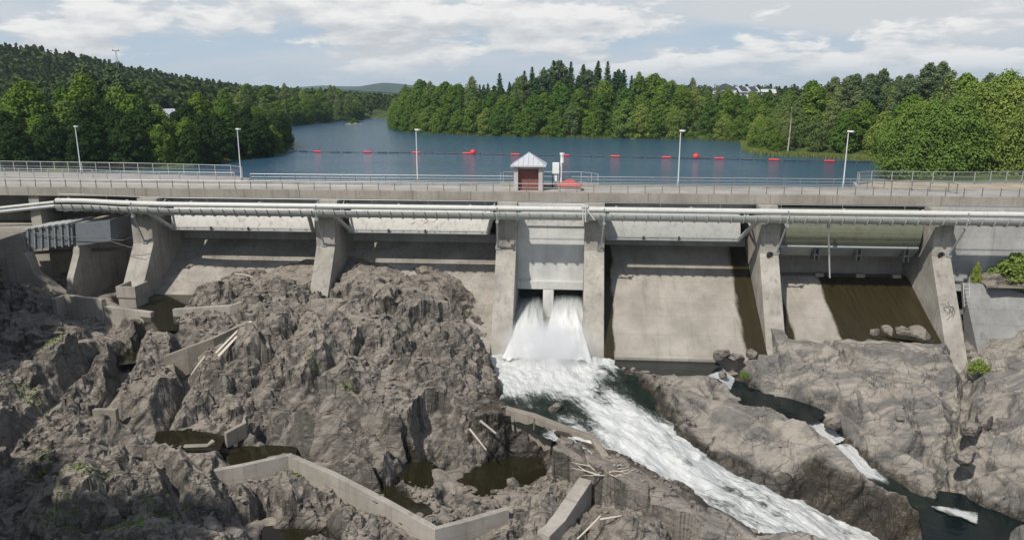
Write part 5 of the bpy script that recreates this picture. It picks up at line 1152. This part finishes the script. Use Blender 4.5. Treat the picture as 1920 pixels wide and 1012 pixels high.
def plant(key, x, y, sc=1.0, wood='', row='', z=None, sz=None):
    if wood == 'right bank wood': sc *= 0.76 if row == 'skyline row' else 0.84
    if wood == 'terrace clump': sc *= 0.88
    if wood == W_L_: px_ = proj((x, y, 5))[0]; sc *= 0.80 if px_ < 230 else max(0.68, 0.80-(px_-230)/800)
    if wood == 'central wood' and row in ('skyline row', 'tall group'): sc *= 0.86
    px2_ = proj((x, y, 5))[0]
    if wood in ('central wood', 'right bank wood') and 1310 < px2_ < 1510: sc *= 0.80
    if z is None: z = float(land_h(np.array([[x]]), np.array([[y]]))[0, 0])-0.15
    s = (sc*R.uniform(.93, 1.08), sc*R.uniform(.93, 1.08), (sz or sc)*R.uniform(.92, 1.08)); rz = R.uniform(0, 6.28)
    if key not in used:
        used.add(key); o = PROTO[key]; o.location = (x, y, z); o.rotation_euler = (0, 0, rz); o.scale = s
    else: o = copy_tree(PROTO[key], (x, y, z), rz, s)
    o['category'] = CAT[key[0]]; PLACED.append((o, key, wood, row)); return o
def rowplant(line, step, off, keys, sc, wood, row, jit=1.2, both=None, szf=None):
    """plant along a shoreline (list of xy), 'off' metres inland"""
    P = [Vector((*p, 0)) for p in line]; dist = R.uniform(0, step)
    for i in range(len(P)-1):
        a, b = P[i], P[i+1]; L = (b-a).length
        if L < 1e-6: continue
        d = (b-a)/L; nrm = Vector((-d.y, d.x, 0))
        mid = a.lerp(b, .5)+nrm*2
        if sdf(lake_poly, np.array([mid.x]), np.array([mid.y]))[0] > 0: nrm = -nrm
        while dist < L:
            q = a+d*dist+nrm*(off+R.uniform(-jit, jit))
            if sdf(lake_poly, np.array([q.x]), np.array([q.y]))[0] < -0.6:
                k = R.choice(keys.split()); plant(k, q.x, q.y, sc*R.uniform(.85, 1.15), wood, row, sz=(sc*szf(q.x) if szf else None))
            dist += step*R.uniform(.8, 1.2)
        dist -= L
# right-hand wood
W_R = 'right bank wood'
rowplant(RSH[1:], 5.2, 2.6, 'y1 o1 b2 o3 y1', 0.62, W_R, 'waterline row')
rowplant(RSH[1:], 6.0, 8.0, 'b1 o1 b2 y1 b1', 0.80, W_R, 'second row', 2)
rowplant(RSH[1:], 6.5, 15.0, 'b1 p1 y1 o2 b1', 0.86, W_R, 'third row', 2.5)
rowplant(RSH[1:], 7.5, 25.0, 'p1 o1 p2 b1 p1', 0.86, W_R, 'back row', 3)
for x, y, Y, k, s in ((1700, 300, 104, 'w1', 0.82), (1745, 300, 101, 'w2', 0.86), (1790, 300, 103, 'w1', 0.95), (1840, 300, 106, 'w2', 1.0), (1890, 300, 104, 'w1', 1.02), (1925, 300, 98, 'w2', 0.85), (1720, 300, 112, 'w2', 0.92), (1775, 300, 113, 'b2', 0.9), (1820, 300, 116, 'w1', 1.12), (1870, 300, 117, 'w2', 1.12), (1960, 300, 110, 'w1', 1.1), (1700, 300, 124, 'o1', 0.95), (1760, 300, 126, 'b1', 0.95), (1810, 300, 128, 'w2', 1.1), (1870, 300, 130, 'b1', 1.0), (1930, 300, 128, 'w1', 1.1)):
    p = PY(x, y, Y); plant(k, p.x, Y, s, 'terrace clump', 'front' if Y < 109 else 'rear')
for x, Y, k, s in ((1560, 190, 'p1', 1.0), (1590, 195, 'p2', 1.0), (1625, 188, 'p1', 1.05), (1650, 185, 'p2', 0.95), (1700, 180, 'p1', 1.0), (1735, 178, 'p2', 1.1), (1760, 185, 'p1', 1.1), (1530, 205, 'b1', .9), (1680, 205, 'p1', 1.0), (1800, 180, 'p1', .9), (1850, 185, 'p2', .9)):
    p = PY(x, 200, Y); plant(k, p.x, Y, s, W_R, 'skyline row')
p = PY(1770, 200, 150); plant('c1', p.x, 150, 0.9, W_R, 'middle', z=7.0-4)
# central wood
W_C = 'central wood'
def hc(x): return 1.0
rowplant(CSH, 4.6, 1.6, 'o1 o3 o2 y1 o3 u2 o3 b2', 0.62, W_C, 'waterline row', .8)
rowplant(CSH, 5.2, 6.5, 'o1 o2 s3 o1 b1 o2', 0.80, W_C, 'second row', 1.5)
rowplant(CSH, 5.6, 12.5, 'o2 s1 o1 s1 o2 b1', 0.86, W_C, 'third row', 2)
for x in range(765, 1200, 19):
    Y = R.uniform(232, 258); p = PY(x+R.uniform(-7, 7), 200, Y); s_ = 0.74+0.42*exp(-((x-1075)/130.0)**2)
    plant(R.choice(['s1', 's2', 's1', 's2', 's3', 'p1']), p.x, Y, s_*R.uniform(.9, 1.12), W_C, 'skyline row')
for x in range(985, 1180, 15):
    Y = R.uniform(250, 275); p = PY(x+R.uniform(-7, 7), 200, Y); plant(R.choice(['s1', 's2']), p.x, Y, R.uniform(.9, 1.12), W_C, 'tall group')
for x in range(1190, 1420, 17):
    Y = R.uniform(236, 262); p = PY(x+R.uniform(-7, 7), 200, Y); plant(R.choice(['o1', 'o2', 'y1', 'o1', 'b1']), p.x, Y, R.uniform(.72, .88), W_C, 'rear row')
p = PY(1168, 200, 232); plant('s2', p.x, 232, 0.98, W_C, 'lone')
# left wood
W_L = 'left bank wood'
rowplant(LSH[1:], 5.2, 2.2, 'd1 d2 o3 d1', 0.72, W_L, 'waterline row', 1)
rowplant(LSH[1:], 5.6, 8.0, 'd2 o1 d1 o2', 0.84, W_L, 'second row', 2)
rowplant(LSH[2:], 6.2, 15.0, 'o1 d1 o2 b1 y1', 1.0, W_L, 'third row', 2.5)
rowplant(LSH[3:], 6.8, 24.0, 'b1 o2 y1 p1 o1', 1.12, W_L, 'fourth row', 3)
for x, Y in ((20, 195), (90, 200), (150, 190), (230, 205), (-30, 180), (60, 215), (130, 218), (280, 215)):
    p = PY(x, 200, Y); plant(R.choice(['p1', 's1', 'o2', 'p2']), p.x, Y, 0.85, W_L, 'hill foot')
# far shores
W_F = 'far wood'
rowplant(FSH, 7.5, 3, 'o3 b2 o1', 0.72, W_F, 'waterline row', 1.5)
rowplant(FSH, 8.0, 12, 'b1 o2 y1', 0.8, W_F, 'second row', 3)
# labels: look, row, wood and the order from the left
def ordn(n): return str(n)+('th' if 10 <= n % 100 <= 20 else {1: 'st', 2: 'nd', 3: 'rd'}.get(n % 10, 'th'))
from collections import defaultdict
grp = defaultdict(list)
for rec in PLACED: grp[(rec[2], rec[3], rec[1][0])].append(rec)
for (wood, row, kk), lst in grp.items():
    lst.sort(key=lambda r: proj(r[0].location)[0]); plural = {'birch': 'birches', 'bush': 'bushes', 'spruce': 'spruces', 'pine': 'pines'}.get(CAT[kk], 'trees')
    for n, r in enumerate(lst):
        o = r[0]; rw_ = row if 'row' in row or 'group' in row else row+' part'
        if len(lst) == 1: o['label'] = f"{LOOK[kk]}, only one in the {rw_}, {wood}"
        else: o['label'] = f"{LOOK[kk]}, {ordn(n+1)} such from the left, {rw_}, {wood}"
        o['group'] = f"{plural} in the {wood}"
# trees of the left bank just outside the picture; they shade the left corner
for k, x, y, z, sc in (('o1', -53, 67, -8, .85), ('o2', -57, 72, -8, .8), ('o2', -50, 60, -8.5, 1.0), ('o2', -44, 31, -10, 1.3), ('y1', -50, 54, -9, 1.0), ('o1', -35, 27, -11, 1.6),):
    o = copy_tree(PROTO[k], (x, y, z), R.uniform(0, 6), (sc, sc, sc)); o['label'] = LOOK[k[0]]+' outside the left edge of the picture'; o['category'] = 'tree'; o['group'] = 'trees outside the left edge'
# distant woods: one mass of small simple trees
def simple_tree(rs, con):
    n = 70 if not con else 60; 
    if con:
        t = rs.rand(n)**0.8; a = rs.rand(n)*6.28; r_ = (1-t)*0.24; P = np.stack([r_*np.cos(a), r_*np.sin(a), 0.1+0.9*t], 1); Nn = unit(np.stack([np.cos(a), np.sin(a), np.full(n, .5)], 1)+rs.normal(size=(n, 3))*.3)
    else:
        d = unit(rs.normal(size=(n, 3))); P = d*[0.34, 0.34, 0.42]*(0.75+0.35*rs.rand(n))[:, None]+[0, 0, 0.55]; Nn = unit(d+rs.normal(size=(n, 3))*.4)
    return P, Nn
rs = np.random.RandomState(5); ST = [simple_tree(rs, k > 2) for k in range(6)]
PC, PN, PS, PT = [], [], [], []
cnt = 0
while cnt < 5200:
    if rs.rand() < 0.55: x, y = rs.uniform(-400, -110), rs.uniform(225, 520)
    else: x, y = rs.uniform(-190, 260), rs.uniform(262, 640)
    q = proj((x, y, 5))
    if q[0] < -60 or q[0] > 1980: continue
    if sdf(lake_poly, np.array([x]), np.array([y]))[0] > -4: continue
    z = land_h(np.array([x]), np.array([y]))[0]; pine = rs.rand() < (0.75 if x < -120 and z > 5 else 0.35); P, Nn = ST[rs.randint(3, 6) if pine else rs.randint(0, 3)]; H = rs.uniform(7.5, 12.5)
    if x > -100: H = rs.uniform(6.5, 10.0)
    wdt = H*(rs.uniform(.7, 1.0)); PC.append(P*[wdt, wdt, H]+[x, y, z-0.5]); PN.append(Nn); PS.append(np.full(len(P), H*0.16)*rs.uniform(.7, 1.2, len(P))); PT.append(np.full(len(P), 0.0 if pine else rs.uniform(.3, 1))); cnt += 1
fw = quads('distant_wood', np.concatenate(PC), np.concatenate(PN), np.concatenate(PS), np.concatenate(PT), M['far'], 1.2); tag(fw, 'woods covering the hill and the shores far behind the lake', 'woodland', kind='stuff')
# reeds and grass along the shores
def grass(name, line, width, n, h, mat, off=0.0, lbl=''):
    rs = np.random.RandomState(n); P = np.array(line); seg = np.linalg.norm(np.diff(P, axis=0), axis=1); cum = np.concatenate([[0], np.cumsum(seg)]); s = rs.rand(n)*cum[-1]; i = np.clip(np.searchsorted(cum, s)-1, 0, len(seg)-1); t = ((s-cum[i])/seg[i])[:, None]
    q = P[i]*(1-t)+P[i+1]*t; d = (P[i+1]-P[i])/seg[i][:, None]; nr = np.stack([-d[:, 1], d[:, 0]], 1); q = q+nr*(rs.rand(n)[:, None]-0.5)*width; hh = h*rs.uniform(.5, 1.3, n); z = np.full(n, LZ)+off
    a = rs.rand(n)*3.14; w_ = 0.07; dx = np.cos(a)*w_; dy = np.sin(a)*w_; lx = rs.normal(size=n)*0.15; V = np.stack([np.stack([q[:, 0]-dx, q[:, 1]-dy, z], 1), np.stack([q[:, 0]+dx, q[:, 1]+dy, z], 1), np.stack([q[:, 0]+lx+dx*.3, q[:, 1]+lx, z+hh], 1)], 1).reshape(-1, 3)
    o = mesh_np(name, V, np.arange(3*n).reshape(-1, 3), mat); at = o.data.attributes.new('tone', 'FLOAT', 'POINT'); at.data.foreach_set('value', np.repeat(rs.rand(n), 3).astype(np.float32)); tag(o, lbl, 'grass', kind='stuff'); return o
M['reed'] = leaf_mat('reeds', (0.16, 0.21, 0.06), (0.24, 0.27, 0.10), None, 0.2)
grass('reeds', RSH[1:], 3.0, 14000, 0.8, M['reed'], lbl='pale green reeds along the right bank waterline')
grass('reeds', CSH[:9], 2.0, 7000, 0.7, M['reed'], lbl='reeds along the waterline below the wood across the water')
# ------------------------------------------------------------------ floating boom
BP = [(541, 283), (600, 285), (690, 285.5), (780, 286.5), (880, 288), (965, 290), (1060, 291.5), (1150, 293.5), (1250, 295.5), (1350, 297.5), (1450, 300), (1555, 302.5), (1655, 304)]
BW = [PZ(x, y, LZ+0.1) for x, y in BP]; boom = empty('floating_boom', BW[0], 0, 'long floating boom of black and red floats across the lake', 'boom'); ob_ = BW[0]
cum = [0]
for a, b in zip(BW, BW[1:]): cum.append(cum[-1]+(b-a).length)
def boom_at(s):
    for i in range(len(BW)-1):
        if s <= cum[i+1]: t = (s-cum[i])/(cum[i+1]-cum[i]); return BW[i].lerp(BW[i+1], t), (BW[i+1]-BW[i]).normalized()
    return BW[-1], (BW[-1]-BW[-2]).normalized()
def floatm(mat, r, L):
    mb = MB(); mb.tube([(-L/2, 0, 0), (-L/2+.12, 0, 0), (L/2-.12, 0, 0), (L/2, 0, 0)], [r*.5, r, r, r*.5], 8); return mb
mbk = floatm('fblk', 0.17, 1.95); FB = mbk.build('black_float', M['fblk'], boom); mrd = floatm('fred', 0.17, 1.8); FR = mrd.build('red_float', M['fred'], boom)
redx = [596, 690, 781, 876, 966, 1059, 1153, 1249, 1348, 1450, 1555, 1656]; fb = fr_ = False; s = 1.2; nfl = 0
reds = []
for x in redx:
    best = min((abs(proj(boom_at(q*0.25)[0])[0]-x), q*0.25) for q in range(int(cum[-1]*4))); reds.append(best[1])
for q in reds:
    p, d = boom_at(q); o = FR if not fr_ else link_copy(FR, boom); fr_ = True; o.location = p-ob_+Vector((0, 0, .06)); o.rotation_euler = (0, 0, atan2(d.y, d.x))
while s < cum[-1]:
    if min(abs(s-q) for q in reds) > 1.9:
        p, d = boom_at(s); o = FB if not fb else link_copy(FB, boom); fb = True; o.location = p-ob_; o.rotation_euler = (0, 0, atan2(d.y, d.x)); nfl += 1
    s += 2.45
mb = MB(); mb.tube([p-ob_ for p in BW], 0.05, 5); mb.build('boom_line', M['fblk'], boom)
def ball(r, n=14):
    mb = MB(); rg = []
    for i in range(1, n//2): 
        ph = pi*i/(n//2); rg.append([len(mb.v)+j for j in range(n)]); mb.v += [(r*sin(ph)*cos(2*pi*j/n), r*sin(ph)*sin(2*pi*j/n), r*cos(ph)) for j in range(n)]
    for i in range(len(rg)-1):
        for j in range(n): j2 = (j+1) % n; mb.f.append([rg[i][j], rg[i+1][j], rg[i+1][j2], rg[i][j2]])
    mb.f.append(rg[0]); mb.f.append(rg[-1][::-1]); mb.tube([(0, 0, r*.9), (0, 0, r*1.25)], r*.18, 6); return mb
for x, y in ((887, 286), (1305, 294)):
    p = PZ(x, y+3, LZ); mb = ball(0.62); o = mb.build('round_buoy', M['fred'], boom, 0, True, p-ob_+Vector((0, 0, 0.3)))
# ------------------------------------------------------------------ far houses
def house(label, px, py, Y, wd, dp, ht, rh, wall, roof, hip=False, rz=0.0, chim=False, panels=False):
    p = PY(px, py, Y); t = empty('house', (p.x, p.y, p.z-ht), rz, label, 'house'); h = wd/2; g = dp/2
    mb = MB(); mb.box((-h, -g, -6), (h, g, ht)); 
    if not hip: mb.prism([(-g, ht), (g, ht), (0, ht+rh-.05)], -h+.01, h-.01)
    wl = mb.build('wall', M[wall], t)
    mb = MB(); e = .5
    if hip: ex = [(-h-e, -g-e, ht+.01), (h+e, -g-e, ht+.01), (h+e, g+e, ht+.01), (-h-e, g+e, ht+.01)]; mb.hexa(ex+[(-.6, 0, ht+rh), (.6, 0, ht+rh), (.6, .1, ht+rh), (-.6, .1, ht+rh)])
    else:
        for s in (-1, 1): mb.hexa([(-h-e, s*(g+e), ht-.35), (h+e, s*(g+e), ht-.35), (h+e, 0, ht+rh), (-h-e, 0, ht+rh), (-h-e, s*(g+e), ht-.1), (h+e, s*(g+e), ht-.1), (h+e, 0, ht+rh+.22), (-h-e, 0, ht+rh+.22)])
    r_ = mb.build('roof', M[roof], t)
    if chim: mb = MB(); mb.box((.3, -.3, ht+rh*.6), (.9, .3, ht+rh+1.0)); mb.build('chimney', M[roof], r_)
    if panels:
        for k in (-1, 1): mb = MB(); mb.hexa([(k*h*.5-1.5, -g-.2, ht+.2), (k*h*.5+1.5, -g-.2, ht+.2), (k*h*.5+1.5, -.6, ht+rh), (k*h*.5-1.5, -.6, ht+rh), (k*h*.5-1.5, -g-.25, ht+.45), (k*h*.5+1.5, -g-.25, ht+.45), (k*h*.5+1.5, -.6, ht+rh+.28), (k*h*.5-1.5, -.6, ht+rh+.28)]); mb.build('roof_panel', M['slate'], r_)
    n = max(2, int(wd/3))
    for i in range(n):
        x = -h+wd*(i+.5)/n; mb = MB(); mb.box((x-.5, -g-.04, ht-2.1), (x+.5, -g+.02, ht-.8)); wn = mb.build('window', M['glass'], t)
        mb = MB(); mb.box((x-.6, -g-.03, ht-.8), (x+.6, -g+.02, ht-.7)); mb.box((x-.6, -g-.03, ht-2.2), (x+.6, -g+.02, ht-2.1)); mb.build('frame', M['white'], wn)
    return t
house('white house with dark hipped roof on the skyline right of centre', 1359, 167, 330, 8.0, 8, 5, 2.2, 'white', 'slate', True)
house('white house with dark panels on its roof, right of the hipped one', 1398, 172, 330, 9.0, 7, 4, 1.8, 'white', 'tin', False, 0.2, panels=True)
house('small white house on the skyline, rightmost of the white ones', 1440, 174, 320, 5.0, 6, 4, 1.2, 'white', 'tin', False, -0.2)
house('white cottage with orange tiled roof just left of the right bank wood', 1418, 191, 300, 4.2, 5, 4, 1.2, 'white', 'tile', False, 0.1, True)
house('orange tiled gable roof peeping over the trees at the right wood edge', 1449, 186, 300, 3.0, 4, 4, 1.8, 'tile', 'tile', False, 1.2)
house('pale house roof half hidden in the shaded left wood', 311, 219, 178, 4.0, 6, 4, 1.6, 'white', 'tin', False, 1.1)
house('pale grey house wall seen through the birches of the right wood', 1692, 190, 176, 4.0, 5, 4, 1.2, 'hutwall', 'tin', False, 0.4)
# mast on the hill, shore sign, islet, pole
p = PY(217, 96, 395); ms_ = empty('lattice_mast', (p.x, p.y, 14), 0, 'thin lattice mast with a flat top frame above the left hill', 'mast'); hm = p.z-14; mb = MB()
for s in (-1, 1): mb.tube([(s*.6, 0, 0), (s*.3, 0, hm)], .1, 4)
for i in range(14): mb.tube([(-.5, 0, hm*i/14), (.5, 0, hm*(i+1)/14)], .05, 3)
mb.build('lattice', M['galv'], ms_); mb = MB(); mb.box((-1.9, -.3, hm), (1.9, .3, hm+.25)); mb.tube([(-1.5, 0, hm), (-1.5, 0, hm+.9)], .15, 4); mb.tube([(1.3, 0, hm), (1.3, 0, hm+.9)], .15, 4); mb.build('top_frame', M['dark'], ms_)
p = PZ(507, 281, LZ+.3); sg = empty('shore_sign', p, 0, 'small pale triangular sign on a post at the tip of the left bank', 'sign'); p.y -= 3; mb = MB(); mb.tube([(0, -2.5, 0), (0, -2.5, 2.4)], .05, 5); mb.build('post', M['white'], sg); mb = MB(); mb.prism([(0, 0), (.05, 0)], 0, 1) if False else mb.hexa([(-.5, -2.6, 2.0), (.5, -2.6, 2.0), (.5, -2.55, 2.0), (-.5, -2.55, 2.0), (-.05, -2.6, 2.9), (.05, -2.6, 2.9), (.05, -2.55, 2.9), (-.05, -2.55, 2.9)]); mb.build('sign_plate', M['white'], sg)
p = PZ(1473, 290, LZ); pole = empty('dead_birch', (p.x, p.y, LZ), 0, 'bare white birch pole rising from the right bank waterline', 'tree trunk'); mb = MB(); mb.tube([(0, -1, 0), (.15, -1, 5), (.1, -1, 9.2)], [.16, .12, .05], 6); mb.build('trunk', M['pbark'], pole)
for q, lb in (((1473, 200, 290), 0),): pass
isl = PZ(664, 233, LZ); v_, f_ = np.meshgrid(np.linspace(-1, 1, 24), np.linspace(-1, 1, 24)); rr_ = np.sqrt(v_**2+f_**2); zi = -0.6+1.2*(1-rr_**2)+0.5*fbm(v_*3, f_*3, 4, 3); kk_ = np.arange(576).reshape(24, 24)
o = mesh_np('islet', np.stack([v_*4.5, f_*3.5, zi], -1).reshape(-1, 3), np.stack([kk_[:-1, :-1], kk_[:-1, 1:], kk_[1:, 1:], kk_[1:, :-1]], -1).reshape(-1, 4), M['stone'], True, None, (isl.x, isl.y, LZ)); tag(o, kind='structure')
def small_bush(key, x, y, z, s, label, name='bush'):
    o = copy_tree(PROTO[key], (x, y, z), R.uniform(0, 6), (s, s, s)); o.name = name; o['label'] = label; o['category'] = 'bush'; o['group'] = 'single bushes by the dam'; return o
small_bush('u2', isl.x, isl.y, LZ, 0.8, 'small bush on the islet far out on the lake')
p = DW(*[Lp(1897, 492, -0.9).x, -1.6]); small_bush('u1', p.x, p.y, -7.9, 0.85, 'bright green bush on the ledge right of the last pier')
p = DW(Lp(1830, 525, -1.5).x, -1.5); o = small_bush('u1', p.x, p.y, -8.9, 0.5, 'narrow climbing shrub against the wall right of the last pier'); o.scale = (0.22, 0.22, 0.85)
q = PZ(1836, 690, -13.2); small_bush('u1', q.x, q.y, -13.5, 0.35, 'small grassy tuft between the last pier and the retaining wall')
q = PZ(1395, 700, -13.9); small_bush('u1', q.x, q.y, -14.2, 0.16, 'tiny green tuft by the boulders at the fifth pier')
# rock shoulder right of the abutment
rsx, rsy = np.meshgrid(np.linspace(0, 1, 90), np.linspace(0, 1, 60)); u_ = Lp(1838, 520, -2).x+rsx*22; v2 = -4.2+4.1*rsy; z2 = Lp(1850, 530, -3).z-0.2+rsx*2.6*np.clip(rsy*1.6, 0, 1)+1.3*np.clip(rsy, 0, 1)*np.clip(rsx*4, 0, 1)+0.5*crag(u_, v2, 1.6, 5, 0.9)*np.clip(rsy*4, 0, 1)
o = mesh_np('rock_ledge', np.stack([u_*cos(YAW)+v2*sin(YAW), OY-u_*sin(YAW)+v2*cos(YAW), z2], -1).reshape(-1, 3), (lambda k: np.stack([k[:-1, :-1], k[:-1, 1:], k[1:, 1:], k[1:, :-1]], -1).reshape(-1, 4))(np.arange(5400).reshape(60, 90)), M['stone']); tag(o, kind='structure')
# moss and small plants in the rock joints
PCs, PNs = [], []; rs = np.random.RandomState(9)
for x, y, z, n, r in ((300, 935, -16.1, 240, .9), (130, 975, -16, 240, 1.0), (250, 1000, -16.6, 200, .9), (160, 920, -15.6, 120, .8), (75, 845, -14.4, 130, .6), (585, 682, -11.9, 60, .3), (650, 706, -12, 50, .3), (55, 730, -12.8, 120, .8), (100, 660, -11.2, 80, .8), (560, 865, -16, 100, .5), (300, 620, -11.3, 140, .9)):
    p = PZ(x, y, z)
    for k in range(n):
        qx, qy = p.x+rs.normal()*r, p.y+rs.normal()*r*.7; PCs.append([qx, qy, hz_at(qx, qy)+.04+.08*rs.rand()]); PNs.append(rs.normal(size=3)+[0, 0, 1])
o = quads('moss_tufts', np.array(PCs), unit(np.array(PNs)), np.full(len(PCs), .14), rs.rand(len(PCs)), M['leafy'], 1.6); tag(o, 'small green plants and moss in the joints of the left rocks', 'moss', kind='stuff')
print('TREES', len(PLACED))
for k, r in PROTO.items():
    if k not in used:
        for c in list(r.children): bpy.data.objects.remove(c)
        bpy.data.objects.remove(r)

# ---- thin haze over the whole valley
def haze_mat():
    m, T, out = newmat('haze_air'); v = T.new('ShaderNodeVolumePrincipled', Color=(0.62, 0.74, 0.92, 1), Density=0.00013, Anisotropy=0.1); T.l.new(v.outputs[0], out.inputs['Volume']); return m
M['haze'] = haze_mat()
mb = MB(); mb.box((-4500, -300, -31), (4500, 4500, 90)); hz_ = mb.build('haze', M['haze']); tag(hz_, kind='stuff')
